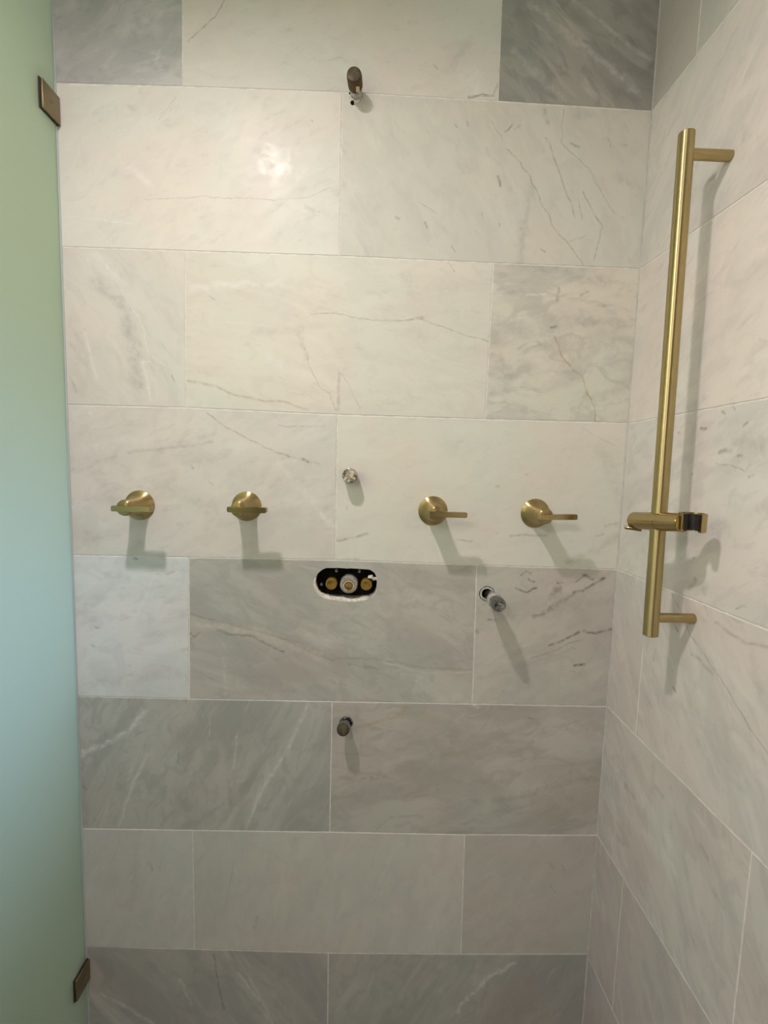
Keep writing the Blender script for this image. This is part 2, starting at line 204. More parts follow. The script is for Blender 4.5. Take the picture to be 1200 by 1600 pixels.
VEINS_SIDE = {(0, 1): [([(0.2096, 2.0968), (0.2121, 2.0875)], 0.00371, 'd', 0.25), ([(0.2169, 2.0612), (0.2218, 2.0438)], 0.00442, 'p', 0.5),
          ([(0.2379, 2.0089), (0.2426, 1.9921)], 0.00504, 'p', 0.5), ([(0.1186, 2.0154), (0.1221, 2.0028)], 0.00318, 'd', 0.3),
          ([(0.2318, 1.9287), (0.2373, 1.916)], 0.0035, 'd', 0.25), ([(0.1515, 2.0716), (0.2075, 2.0825)], 0.00927, 'w', 0.15)],
 (1, 0): [([(0.2606, 1.8918), (0.2704, 1.8724)], 0.00603, 'd', 0.2), ([(0.2462, 1.9455), (0.2978, 1.9417)], 0.00746, 'w', 0.14)],
 (2, 1): [([(0.2681, 1.6728), (0.3322, 1.6745)], 0.00786, 'k', 0.15), ([(0.3289, 1.5737), (0.3417, 1.568)], 0.0019, 'd', 0.2),
          ([(0.2614, 1.5239), (0.3491, 1.5434)], 0.00634, 'w', 0.15), ([(0.2665, 1.6363), (0.3149, 1.6384)], 0.01211, 'w', 0.12)],
 (3, 0): [([(0.228, 1.4602), (0.2389, 1.4574)], 0.00307, 'd', 0.6), ([(0.2916, 1.4854), (0.2985, 1.4809)], 0.00216, 'd', 0.6),
          ([(0.2711, 1.4811), (0.2783, 1.4774)], 0.00243, 'd', 0.35), ([(0.3178, 1.4552), (0.3243, 1.46)], 0.00262, 'd', 0.4),
          ([(0.2752, 1.4198), (0.2868, 1.4233), (0.2978, 1.4192)], 0.00342, 'd', 0.4), ([(0.3125, 1.4123), (0.3186, 1.4122)], 0.00261, 'd', 0.5),
          ([(0.3388, 1.3841), (0.3454, 1.386)], 0.00224, 'd', 0.4), ([(0.2693, 1.4023), (0.2979, 1.3984), (0.3261, 1.392)], 0.00158, 'd', 0.45),
          ([(0.3296, 1.3921), (0.3366, 1.4011)], 0.00196, 'd', 0.35), ([(0.2131, 1.3844), (0.218, 1.3845)], 0.00218, 'd', 0.55),
          ([(0.3059, 1.4339), (0.3539, 1.4229)], 0.00997, 'k', 0.3), ([(0.2337, 1.4628), (0.3016, 1.4666)], 0.00616, 'k', 0.22),
          ([(0.2138, 1.4383), (0.2309, 1.4272)], 0.00675, 'c', 0.25), ([(0.3405, 1.441), (0.3562, 1.4054)], 0.00177, 'w', 0.3),
          ([(0.1694, 1.457), (0.1748, 1.4555)], 0.00272, 'd', 0.25), ([(0.2365, 1.2482), (0.2396, 1.2488)], 0.00212, 'd', 0.7),
          ([(0.2459, 1.2139), (0.2423, 1.2056), (0.231, 1.194)], 0.00426, 'd', 0.35), ([(0.2764, 1.2111), (0.2689, 1.2019)], 0.00453, 'd', 0.3),
          ([(0.3377, 1.1927), (0.3466, 1.1991), (0.3558, 1.2009)], 0.00206, 'd', 0.6), ([(0.28, 1.2273), (0.2923, 1.2401)], 0.01022, 'w', 0.15)],
 (4, 0): [([(0.0787, 1.002), (0.109, 0.956)], 0.00912, 'k', 0.22)],
 (4, 1): [([(0.1889, 1.1738), (0.2011, 1.1635), (0.2148, 1.1529), (0.2477, 1.1197), (0.2743, 1.1062), (0.2998, 1.0907), (0.3374, 1.0708), (0.3595, 1.0547),
            (0.3901, 1.0341), (0.422, 1.0175)],
           0.00181, 'd', 0.5),
          ([(0.2998, 1.0907), (0.3374, 1.0708), (0.3595, 1.0547)], 0.0014, 'c', 0.3),
          ([(0.3003, 1.1601), (0.3354, 1.1536), (0.3613, 1.15), (0.4034, 1.1617)], 0.0029, 'd', 0.25), ([(0.3274, 1.176), (0.3521, 1.1747)], 0.00203, 'd', 0.25),
          ([(0.2546, 1.0919), (0.2771, 1.0862), (0.3056, 1.0789)], 0.00353, 'd', 0.28), ([(0.2165, 1.0144), (0.224, 1.0111)], 0.00225, 'd', 0.5),
          ([(0.2032, 1.123), (0.213, 1.1161)], 0.00262, 'd', 0.5), ([(0.3837, 1.1088), (0.4082, 1.0848)], 0.00954, 'k', 0.25),
          ([(0.3614, 1.0125), (0.422, 0.9774)], 0.00754, 'w', 0.25), ([(0.1516, 1.0391), (0.1588, 1.0605)], 0.00402, 'd', 0.2),
          ([(0.2807, 1.114), (0.3765, 1.0777)], 0.00786, 'w', 0.2), ([(0.2656, 0.9999), (0.3806, 0.9575)], 0.01264, 'k', 0.18),
          ([(0.1419, 0.9594), (0.1602, 0.9499)], 0.00416, 'k', 0.4)],
 (5, 0): [([(0.0983, 0.7498), (0.1272, 0.7501)], 0.00538, 'd', 0.3), ([(0.1935, 0.8148), (0.2135, 0.8108)], 0.00414, 'd', 0.25),
          ([(0.2304, 0.7572), (0.2512, 0.7387)], 0.00883, 'w', 0.25), ([(0.3151, 0.8048), (0.3292, 0.7976)], 0.00404, 'd', 0.25),
          ([(0.3501, 0.7564), (0.3708, 0.7509)], 0.00553, 'd', 0.22), ([(0.0819, 0.6356), (0.1037, 0.6281)], 0.00471, 'd', 0.25),
          ([(0.1559, 0.7094), (0.2556, 0.7069)], 0.01202, 'w', 0.18), ([(0.2948, 0.843), (0.3178, 0.8394)], 0.0042, 'w', 0.2),
          ([(0.028, 0.7193), (0.056, 0.7198)], 0.01053, 'k', 0.3), ([(0.2983, 0.6434), (0.384, 0.6517)], 0.01456, 'k', 0.2)],
 (6, 0): [([(0.0675, 0.5502), (0.0891, 0.5333)], 0.00687, 'k', 0.3)],
 (6, 1): [([(0.188, 0.4869), (0.2549, 0.4484)], 0.02089, 'k', 0.25)]}
XC = 0.6076          # face of the right wall
CEIL = 2.41

# ------------------------------------------------------------------ material helpers
class NT:
    def __init__(s, name):
        s.m = bpy.data.materials.new(name); s.m.use_nodes = True
        s.t = s.m.node_tree; s.t.nodes.clear()
    def n(s, typ, ins=None, **kw):
        n = s.t.nodes.new(typ)
        for k, v in kw.items(): setattr(n, k, v)
        for k, v in (ins or {}).items():
            if isinstance(v, bpy.types.NodeSocket): s.t.links.new(v, n.inputs[k])
            else: n.inputs[k].default_value = v
        return n
    def math(s, op, a, b=0.0, clamp=False):
        return s.n('ShaderNodeMath', {0: a, 1: b}, operation=op, use_clamp=clamp).outputs[0]
    def out(s, sh):
        o = s.t.nodes.new('ShaderNodeOutputMaterial'); s.t.links.new(sh, o.inputs[0]); return s.m
    def mix(s, f, a, b):
        n = s.t.nodes.new('ShaderNodeMix'); n.data_type = 'RGBA'
        for i, v in ((0, f), (6, a), (7, b)):
            if isinstance(v, bpy.types.NodeSocket): s.t.links.new(v, n.inputs[i])
            else: n.inputs[i].default_value = v
        return n.outputs[2]

def c4(c): return (c[0], c[1], c[2], 1)

def stroke_group():
    g = bpy.data.node_groups.new('vein_segment', 'ShaderNodeTree')
    it = g.interface
    for nm, ty in (('P', 'NodeSocketVector'), ('A', 'NodeSocketVector'), ('D', 'NodeSocketVector'), ('InvLen2', 'NodeSocketFloat'), ('Width', 'NodeSocketFloat')):
        it.new_socket(nm, in_out='INPUT', socket_type=ty)
    it.new_socket('Mask', in_out='OUTPUT', socket_type='NodeSocketFloat')
    N = g.nodes; L = g.links
    gi = N.new('NodeGroupInput'); go = N.new('NodeGroupOutput')
    sub = N.new('ShaderNodeVectorMath'); sub.operation = 'SUBTRACT'; L.new(gi.outputs[0], sub.inputs[0]); L.new(gi.outputs[1], sub.inputs[1])
    dot = N.new('ShaderNodeVectorMath'); dot.operation = 'DOT_PRODUCT'; L.new(sub.outputs[0], dot.inputs[0]); L.new(gi.outputs[2], dot.inputs[1])
    t = N.new('ShaderNodeMath'); t.operation = 'MULTIPLY'; t.use_clamp = True; L.new(dot.outputs['Value'], t.inputs[0]); L.new(gi.outputs[3], t.inputs[1])
    sc = N.new('ShaderNodeVectorMath'); sc.operation = 'SCALE'; L.new(gi.outputs[2], sc.inputs[0]); L.new(t.outputs[0], sc.inputs['Scale'])
    ds = N.new('ShaderNodeVectorMath'); ds.operation = 'DISTANCE'; L.new(sub.outputs[0], ds.inputs[0]); L.new(sc.outputs[0], ds.inputs[1])
    mr = N.new('ShaderNodeMapRange'); mr.interpolation_type = 'SMOOTHSTEP'
    mr.inputs['To Min'].default_value = 1.0; mr.inputs['To Max'].default_value = 0.0; mr.inputs['From Min'].default_value = 0.0
    L.new(ds.outputs['Value'], mr.inputs['Value']); L.new(gi.outputs[4], mr.inputs['From Max'])
    L.new(mr.outputs[0], go.inputs[0])
    return g
SEG = stroke_group()
VEIN_COL = {'d': (0.13, 0.12, 0.115), 'b': (0.30, 0.225, 0.14), 'g': (0.42, 0.27, 0.09), 'w': (0.84, 0.84, 0.82), 'k': (0.35, 0.35, 0.335),
            'o': (0.33, 0.29, 0.19), 'p': (0.42, 0.34, 0.31), 'c': (0.66, 0.62, 0.53)}

def marble(name, side, centre, base, dark, angle, seed, veins, contrast=0.5, stretch=0.35, pale=0.2):
    """Honed marble: streaky clouding in a given direction, flecks, and this slab's own veins."""
    s = NT(name)
    tc = s.n('ShaderNodeTexCoord')
    P = s.n('ShaderNodeVectorMath', {0: tc.outputs['Object'], 1: centre}, operation='ADD').outputs[0]
    sp = s.n('ShaderNodeSeparateXYZ', {0: P})
    if side == 'back': cb = s.n('ShaderNodeCombineXYZ', {0: sp.outputs[0], 1: sp.outputs[2]})
    else:
        d = s.math('MULTIPLY', sp.outputs[1], -1.0); cb = s.n('ShaderNodeCombineXYZ', {0: d, 1: sp.outputs[2]})
    P2 = cb.outputs[0]
    rot = s.n('ShaderNodeMapping', {'Vector': P2, 'Rotation': (0, 0, -math.radians(angle)), 'Location': (seed * 1.7, seed * 0.9, seed)})
    stre = s.n('ShaderNodeMapping', {'Vector': rot.outputs[0], 'Scale': (stretch, 1, 1)})
    warp = s.n('ShaderNodeTexNoise', {'Vector': stre.outputs[0], 'Scale': 9.0, 'Detail': 5.0, 'Roughness': 0.62, 'Distortion': 0.6})
    cloud = s.n('ShaderNodeMapRange', {'Value': warp.outputs['Fac'], 'From Min': 0.40, 'From Max': 0.63}, interpolation_type='SMOOTHSTEP').outputs[0]
    big = s.n('ShaderNodeTexNoise', {'Vector': stre.outputs[0], 'Scale': 3.2, 'Detail': 3.0, 'Roughness': 0.55, 'Distortion': 0.3})
    bigm = s.n('ShaderNodeMapRange', {'Value': big.outputs['Fac'], 'From Min': 0.38, 'From Max': 0.66}).outputs[0]
    f = s.math('MULTIPLY', s.math('ADD', s.math('MULTIPLY', cloud, 0.62), s.math('MULTIPLY', bigm, 0.38)), contrast * 1.25, True)
    col = s.mix(f, c4([min(0.84, x * 1.04) for x in base]), c4([x * 0.98 for x in dark]))
    pn = s.n('ShaderNodeTexNoise', {'Vector': s.n('ShaderNodeMapping', {'Vector': rot.outputs[0], 'Scale': (0.62, 1, 1)}).outputs[0], 'Scale': 27.0, 'Detail': 3.5, 'Roughness': 0.6, 'Distortion': 0.9})
    pm = s.n('ShaderNodeMapRange', {'Value': pn.outputs['Fac'], 'From Min': 0.47, 'From Max': 0.64, 'To Max': contrast * 0.62}, interpolation_type='SMOOTHSTEP').outputs[0]
    col = s.mix(pm, col, c4([x * 0.93 for x in dark]))
    # pale wisps
    wz = s.n('ShaderNodeTexNoise', {'Vector': stre.outputs[0], 'Scale': 17.0, 'Detail': 3.0, 'Roughness': 0.5, 'Distortion': 1.4})
    wm = s.n('ShaderNodeMapRange', {'Value': wz.outputs['Fac'], 'From Min': 0.56, 'From Max': 0.72, 'To Max': pale}, interpolation_type='SMOOTHSTEP').outputs[0]
    col = s.mix(wm, col, (0.80, 0.78, 0.74, 1))
    # slightly warm and cool patches, fine grain
    tint = s.n('ShaderNodeTexNoise', {'Vector': s.n('ShaderNodeMapping', {'Vector': P2, 'Location': (seed, 3, seed)}).outputs[0], 'Scale': 5.0, 'Detail': 2.0})
    tm = s.n('ShaderNodeMapRange', {'Value': tint.outputs['Fac'], 'From Min': 0.4, 'From Max': 0.62}).outputs[0]
    tcol = s.mix(tm, (0.955, 1.0, 0.975, 1), (1.0, 0.976, 0.955, 1))
    mul = s.t.nodes.new('ShaderNodeMix'); mul.data_type = 'RGBA'; mul.blend_type = 'MULTIPLY'; mul.inputs[0].default_value = 0.9
    s.t.links.new(col, mul.inputs[6]); s.t.links.new(tcol, mul.inputs[7]); col = mul.outputs[2]
    fn = s.n('ShaderNodeTexNoise', {'Vector': stre.outputs[0], 'Scale': 46.0, 'Detail': 4.0, 'Roughness': 0.7})
    fm = s.n('ShaderNodeMapRange', {'Value': fn.outputs['Fac'], 'From Min': 0.58, 'From Max': 0.78, 'To Max': 0.34 * (0.4 + contrast)}).outputs[0]
    col = s.mix(fm, col, (0.36, 0.35, 0.33, 1))
    # veins
    if veins:
        wn = s.n('ShaderNodeTexNoise', {'Vector': P2, 'Scale': 38.0, 'Detail': 3.0, 'Roughness': 0.6})
        off = s.n('ShaderNodeVectorMath', {0: s.n('ShaderNodeVectorMath', {0: wn.outputs['Color'], 1: (0.5, 0.5, 0.5)}, operation='SUBTRACT').outputs[0], 'Scale': 0.011}, operation='SCALE').outputs[0]
        off = s.n('ShaderNodeVectorMath', {0: off, 1: (1, 1, 0)}, operation='MULTIPLY').outputs[0]
        PW = s.n('ShaderNodeVectorMath', {0: P2, 1: off}, operation='ADD').outputs[0]
        # broad strokes wobble more
        wn2 = s.n('ShaderNodeTexNoise', {'Vector': P2, 'Scale': 26.0, 'Detail': 4.0, 'Roughness': 0.65})
        off2 = s.n('ShaderNodeVectorMath', {0: s.n('ShaderNodeVectorMath', {0: wn2.outputs['Color'], 1: (0.5, 0.5, 0.5)}, operation='SUBTRACT').outputs[0], 'Scale': 0.035}, operation='SCALE').outputs[0]
        off2 = s.n('ShaderNodeVectorMath', {0: off2, 1: (1, 1, 0)}, operation='MULTIPLY').outputs[0]
        PB = s.n('ShaderNodeVectorMath', {0: P2, 1: off2}, operation='ADD').outputs[0]
        dots = s.n('ShaderNodeMapRange', {'Value': s.n('ShaderNodeTexNoise', {'Vector': P2, 'Scale': 75.0, 'Detail': 2.0}).outputs['Fac'], 'From Min': 0.38, 'From Max': 0.6, 'To Min': 0.35}).outputs[0]
        for pts, wd, cc, al in veins:
            wide = wd > 0.0045
            m = None
            if len(pts) == 1: pts = pts + pts
            for a, b in zip(pts, pts[1:]):
                dx, dz = b[0] - a[0], b[1] - a[1]; l2 = max(dx * dx + dz * dz, 1e-8)
                g = s.t.nodes.new('ShaderNodeGroup'); g.node_tree = SEG
                s.t.links.new(PB if wide else PW, g.inputs[0])
                g.inputs[1].default_value = (a[0], a[1], 0); g.inputs[2].default_value = (dx, dz, 0)
                g.inputs[3].default_value = 1 / l2; g.inputs[4].default_value = wd * (1.9 if wide else (1.65 if wd > 0.0022 else 1.4))
                m = g.outputs[0] if m is None else s.math('MAXIMUM', m, g.outputs[0])
            k = s.math('MULTIPLY', m, al * (1.0 if wide else (1.1 if wd > 0.0022 else 0.75)))
            k = s.math('MULTIPLY', k, dots)
            col = s.mix(k, col, c4(VEIN_COL[cc]))
    bn = s.n('ShaderNodeTexNoise', {'Vector': P, 'Scale': 11.0, 'Detail': 3.0})
    bn2 = s.n('ShaderNodeTexNoise', {'Vector': P, 'Scale': 60.0, 'Detail': 2.0})
    h = s.math('ADD', bn.outputs['Fac'], s.math('MULTIPLY', bn2.outputs['Fac'], 0.07))
    bump = s.n('ShaderNodeBump', {'Height': h, 'Strength': 0.35, 'Distance': 0.004})
    rg = s.n('ShaderNodeMapRange', {'Value': fn.outputs['Fac'], 'From Min': 0.3, 'From Max': 0.7, 'To Min': 0.42, 'To Max': 0.55}).outputs[0]
    pol = s.n('ShaderNodeTexNoise', {'Vector': P, 'Scale': 48.0, 'Detail': 3.0, 'Distortion': 1.0})
    pw = s.n('ShaderNodeMapRange', {'Value': pol.outputs['Fac'], 'From Min': 0.40, 'From Max': 0.62, 'To Min': 0.004, 'To Max': 0.07}).outputs[0]
    b = s.n('ShaderNodeBsdfPrincipled', {'Base Color': col, 'Roughness': rg, 'Normal': bump.outputs[0], 'Specular IOR Level': 0.35,
            'Coat Weight': pw, 'Coat Roughness': 0.17, 'Coat Normal': bump.outputs[0]})
    return s.out(b.outputs[0])

def plain(name, base, rough=0.5, metal=0.0, mottle=None, scale=60, bump=0.0, spec=0.5, aniso=0.0):
    s = NT(name); tc = s.n('ShaderNodeTexCoord')
    nz = s.n('ShaderNodeTexNoise', {'Vector': tc.outputs['Object'], 'Scale': scale, 'Detail': 4.0, 'Roughness': 0.6})
    f = s.n('ShaderNodeMapRange', {'Value': nz.outputs['Fac'], 'From Min': 0.4, 'From Max': 0.62}).outputs[0]
    c = s.mix(f, c4(base), c4(mottle or [x * 0.88 for x in base]))
    ins = {'Base Color': c, 'Roughness': rough, 'Metallic': metal, 'Specular IOR Level': spec, 'Anisotropic': aniso}
    if bump:
        ins['Normal'] = s.n('ShaderNodeBump', {'Height': nz.outputs['Fac'], 'Strength': 0.5, 'Distance': bump}).outputs[0]
    return s.out(s.n('ShaderNodeBsdfPrincipled', ins).outputs[0])

def brushed(name, base, rough, stretch=(1, 1, 40)):
    s = NT(name); tc = s.n('ShaderNodeTexCoord')
    mp = s.n('ShaderNodeMapping', {'Vector': tc.outputs['Object'], 'Scale': stretch})
    nz = s.n('ShaderNodeTexNoise', {'Vector': mp.outputs[0], 'Scale': 30.0, 'Detail': 3.0})
    r = s.n('ShaderNodeMapRange', {'Value': nz.outputs['Fac'], 'From Min': 0.3, 'From Max': 0.7, 'To Min': rough * 0.85, 'To Max': rough * 1.2}).outputs[0]
    c = s.mix(nz.outputs['Fac'], c4(base), c4([x * 0.9 for x in base]))
    bp = s.n('ShaderNodeBump', {'Height': nz.outputs['Fac'], 'Strength': 0.03, 'Distance': 0.0003})
    return s.out(s.n('ShaderNodeBsdfPrincipled', {'Base Color': c, 'Roughness': r, 'Metallic': 1.0, 'Normal': bp.outputs[0]}).outputs[0])

M = {}
def turned(name, base, rough, axis, rot=0.25):
    s = NT(name); tc = s.n('ShaderNodeTexCoord')
    nz = s.n('ShaderNodeTexNoise', {'Vector': tc.outputs['Object'], 'Scale': 90.0, 'Detail': 2.0})
    c = s.mix(nz.outputs['Fac'], c4(base), c4([x * 0.9 for x in base]))
    tg = s.n('ShaderNodeTangent', direction_type='RADIAL', axis=axis)
    return s.out(s.n('ShaderNodeBsdfPrincipled', {'Base Color': c, 'Roughness': rough, 'Metallic': 1.0, 'Anisotropic': 0.92, 'Anisotropic Rotation': rot, 'Tangent': tg.outputs[0]}).outputs[0])
M['brass'] = brushed('brushed_brass', (0.44, 0.345, 0.165), 0.15, (40, 40, 1))
M['brass_turned'] = turned('turned_brass', (0.46, 0.36, 0.17), 0.34, 'Y')
M['brass_bar'] = turned('brushed_brass_bar', (0.48, 0.385, 0.185), 0.36, 'Z')
M['brass_ring'] = brushed('brushed_brass_ring', (0.44, 0.345, 0.165), 0.17, (1, 12, 1))
M['brass_old'] = brushed('bronze_clamp', (0.30, 0.24, 0.145), 0.42, (1, 1, 30))
M['brass_raw'] = plain('raw_brass', (0.36, 0.24, 0.045), 0.5, 0.5, (0.24, 0.15, 0.02), 300)
M['grout'] = plain('pale_grout', (0.80, 0.79, 0.75), 0.85, 0, (0.66, 0.65, 0.62), 60)
M['plaster'] = plain('white_plaster', (0.80, 0.77, 0.70), 0.9, 0, (0.55, 0.51, 0.44), 160, 0.001)
M['black'] = plain('void_shade_black', (0.012, 0.011, 0.010), 0.9, 0, (0.006, 0.006, 0.006), 60, 0, 0.1)
M['rubber'] = plain('black_rubber', (0.022, 0.018, 0.018), 0.55, 0, (0.03, 0.022, 0.022), 80)
M['steel'] = plain('dull_steel', (0.42, 0.42, 0.41), 0.22, 0.92, (0.20, 0.20, 0.195), 240)
M['steel_dark'] = plain('dark_steel_cap', (0.27, 0.275, 0.27), 0.2, 0.9, (0.12, 0.12, 0.115), 190)
M['zinc'] = plain('pale_valve_body', (0.46, 0.44, 0.38), 0.45, 0.3, (0.32, 0.31, 0.27), 180)
M['tan'] = plain('tan_ring', (0.68, 0.56, 0.38), 0.5, 0.1, (0.55, 0.42, 0.26), 200)
M['spattered'] = plain('mortar_spattered_steel', (0.09, 0.075, 0.055), 0.6, 0.3, (0.66, 0.60, 0.46), 110, 0.001)
M['rust'] = plain('rusty_bronze_cap', (0.105, 0.092, 0.050), 0.55, 0.35, (0.055, 0.032, 0.014), 110, 0.0006)
M['rust_side'] = plain('rusty_cap_side', (0.12, 0.06, 0.022), 0.6, 0.2, (0.06, 0.035, 0.018), 120, 0.0006)
M['dirty_white'] = plain('plaster_smeared_pipe', (0.62, 0.61, 0.56), 0.7, 0, (0.33, 0.33, 0.30), 140, 0.001)
M['teflon'] = plain('taped_thread', (0.60, 0.60, 0.55), 0.6, 0, (0.28, 0.28, 0.26), 200, 0.0008)
M['paint'] = plain('painted_wall', (0.40, 0.42, 0.35), 0.7, 0, (0.38, 0.40, 0.33), 6)
M['ceiling'] = plain('ceiling_paint', (0.78, 0.77, 0.74), 0.8, 0, (0.75, 0.74, 0.71), 6)
M['floor'] = plain('pale_stone_floor', (0.46, 0.45, 0.43), 0.4, 0, (0.38, 0.37, 0.35), 5)
M['white_trim'] = plain('white_trim_paint', (0.8, 0.8, 0.78), 0.35)

def frosted():
    s = NT('frosted_glass')
    tr = s.n('ShaderNodeBsdfTranslucent', {'Color': (0.84, 0.91, 0.80, 1)})
    df = s.n('ShaderNodeBsdfDiffuse', {'Color': (0.60, 0.66, 0.56, 1)})
    gl = s.n('ShaderNodeBsdfGlossy', {'Color': (0.8, 0.95, 0.95, 1), 'Roughness': 0.42})
    mx = s.n('ShaderNodeMixShader', {0: 0.12, 1: tr.outputs[0], 2: df.outputs[0]})
    fr = s.n('ShaderNodeFresnel', {'IOR': 1.4}); ff = s.math('MULTIPLY', fr.outputs[0], 0.45)
    return s.out(s.n('ShaderNodeMixShader', {0: ff, 1: mx.outputs[0], 2: gl.outputs[0]}).outputs[0])
def glass_back():
    s = NT('clear_glass_face')
    tr = s.n('ShaderNodeBsdfTransparent', {'Color': (0.90, 0.955, 0.90, 1)})
    gl = s.n('ShaderNodeBsdfGlossy', {'Color': (0.9, 1, 0.95, 1), 'Roughness': 0.03})
    fr = s.n('ShaderNodeFresnel', {'IOR': 1.45}); ff = s.math('MULTIPLY', fr.outputs[0], 0.8)
    return s.out(s.n('ShaderNodeMixShader', {0: ff, 1: tr.outputs[0], 2: gl.outputs[0]}).outputs[0])
def glass_edge():
    s = NT('polished_glass_edge')
    return s.out(s.n('ShaderNodeBsdfPrincipled', {'Base Color': (0.40, 0.66, 0.64, 1), 'Roughness': 0.12, 'Specular IOR Level': 0.9, 'Coat Weight': 0.6, 'Transmission Weight': 0.35}).outputs[0])
M['frosted'] = frosted(); M['glass_back'] = glass_back(); M['glass_edge'] = glass_edge()

# ------------------------------------------------------------------ mesh helpers
def shade(bm, ang=35):
    for f in bm.faces: f.smooth = True
    for e in bm.edges:
        if len(e.link_faces) == 2 and e.calc_face_angle(0) > math.radians(ang): e.smooth = False
def link(name, bm, mats, parent=None, loc=(0, 0, 0), ang=35):
    if not isinstance(mats, (list, tuple)): mats = [mats]
    bm.normal_update(); shade(bm, ang)
    me = bpy.data.meshes.new(name); bm.to_mesh(me); bm.free()
    for m in mats: me.materials.append(m)
    o = bpy.data.objects.new(name, me); COL.objects.link(o); o.location = loc
    if parent: o.parent = parent
    return o
def thing(name, label, cat, loc=(0, 0, 0), group=None):
    o = bpy.data.objects.new(name, None); COL.objects.link(o); o.location = loc; o.empty_display_size = 0.02
    o['label'] = label; o['category'] = cat
    if group: o['group'] = group
    return o
def box_bm(x0, x1, y0, y1, z0, z1, bev=0.0, seg=2, bm=None):
    bm = bm or bmesh.new()
    r = bmesh.ops.create_cube(bm, size=1.0)['verts']
    for v in r:
        v.co = Vector(((x0 + x1) / 2 + v.co.x * (x1 - x0), (y0 + y1) / 2 + v.co.y * (y1 - y0), (z0 + z1) / 2 + v.co.z * (z1 - z0)))
    if bev:
        es = {e for v in r for e in v.link_edges}
        bmesh.ops.bevel(bm, geom=list(es), offset=bev, segments=seg, profile=0.5, affect='EDGES')
    return bm
def frame_for(axis):
    z = Vector(axis).normalized(); x = z.orthogonal().normalized(); y = z.cross(x)
    return x, y, z
def lathe_bm(prof, axis=(0, -1, 0), org=(0, 0, 0), n=48, bm=None, wob=0.0):
    """prof: (radius, distance along axis); closed with points where the radius is 0."""
    bm = bm or bmesh.new(); x, y, z = frame_for(axis); org = Vector(org); rings = []
    for r, h in prof:
        if r <= 1e-7: rings.append([bm.verts.new(org + z * h)]); continue
        ring = []
        for i in range(n):
            a = 2 * PI * i / n; rr = r * (1 + wob * random.uniform(-1, 1))
            ring.append(bm.verts.new(org + z * h + (x * math.cos(a) + y * math.sin(a)) * rr))
        rings.append(ring)
    for A, B in zip(rings, rings[1:]):
        for i in range(n):
            j = (i + 1) % n
            if len(A) == 1 and len(B) == 1: break
            if len(A) == 1: bm.faces.new((A[0], B[i], B[j]))
            elif len(B) == 1: bm.faces.new((A[i], B[0], A[j]))
            else: bm.faces.new((A[i], B[i], B[j], A[j]))
    bmesh.ops.recalc_face_normals(bm, faces=bm.faces[:])
    return bm
def cyl_bm(p0, p1, r, n=32, ch=0.0008, bm=None, r1=None):
    p0 = Vector(p0); p1 = Vector(p1); L = (p1 - p0).length; r1 = r1 or r
    return lathe_bm([(0, 0), (r - ch, 0), (r, ch), (r1, L - ch), (r1 - ch, L), (0, L)], p1 - p0, p0, n, bm)

def slab_bm(outer, holes, to3, depth, ch=0.0, rimw=0.0, matrim=1):
    """A flat slab on a wall plane with through holes. outer / holes: 2-D loops; to3(u, v, d) gives the point d behind the face."""
    bm = bmesh.new()
    def area2(l): return sum(a[0] * b[1] - b[0] * a[1] for a, b in zip(l, l[1:] + l[:1])) / 2
    outer = list(outer)
    if area2(outer) < 0: outer.reverse()
    holes = [list(h) if area2(h) < 0 else list(reversed(h)) for h in holes]
    def inset(l, g):
        out = []
        for i, p in enumerate(l):
            a, b = Vector(l[i - 1]), Vector(l[(i + 1) % len(l)]); q = Vector(p)
            d1 = (q - a).normalized(); d2 = (b - q).normalized()
            n1 = Vector((-d1.y, d1.x)); n2 = Vector((-d2.y, d2.x)); m = (n1 + n2); k = 1 + n1.dot(n2)
            out.append(tuple(q + m * (g / max(k, 0.3))))
        return out
    ringsets = []
    for l in [outer] + holes:
        f = inset(l, ch) if ch else l
        levels = ([(f, 0.0), (l, ch)] if ch else [(l, 0.0)]) + [(l, depth)]
        ringsets.append([[bm.verts.new(to3(p[0], p[1], d)) for p in ll] for ll, d in levels])
    for hi, rs in enumerate(ringsets):
        for A, B in zip(rs, rs[1:]):
            n = len(A)
            for i in range(n):
                f = bm.faces.new((A[i], A[(i + 1) % n], B[(i + 1) % n], B[i]))
                if hi: f.material_index = matrim
    for lev in (0, -1):
        fl = [rs[lev] for rs in ringsets]
        if len(fl) == 1: bm.faces.new(fl[0])
        else:
            flat = [v for l in fl for v in l]; idx = {}
            co = [[Vector((p[0], p[1], 0)) for p in ([ (v.co.x, v.co.z) if abs(to3(0,0,1)[1]) > 0.5 else (v.co.y, v.co.z) for v in l])] for l in fl]
            for tri in tessellate_polygon(co):
                try: bm.faces.new([flat[i] for i in tri])
                except ValueError: pass
    bmesh.ops.recalc_face_normals(bm, faces=bm.faces[:])
    return bm

def circle(cx, cz, r, n=28, wob=0.0):
    return [(cx + r * (1 + random.uniform(-wob, wob)) * math.cos(2 * PI * i / n), cz + r * (1 + random.uniform(-wob, wob)) * math.sin(2 * PI * i / n)) for i in range(n)]

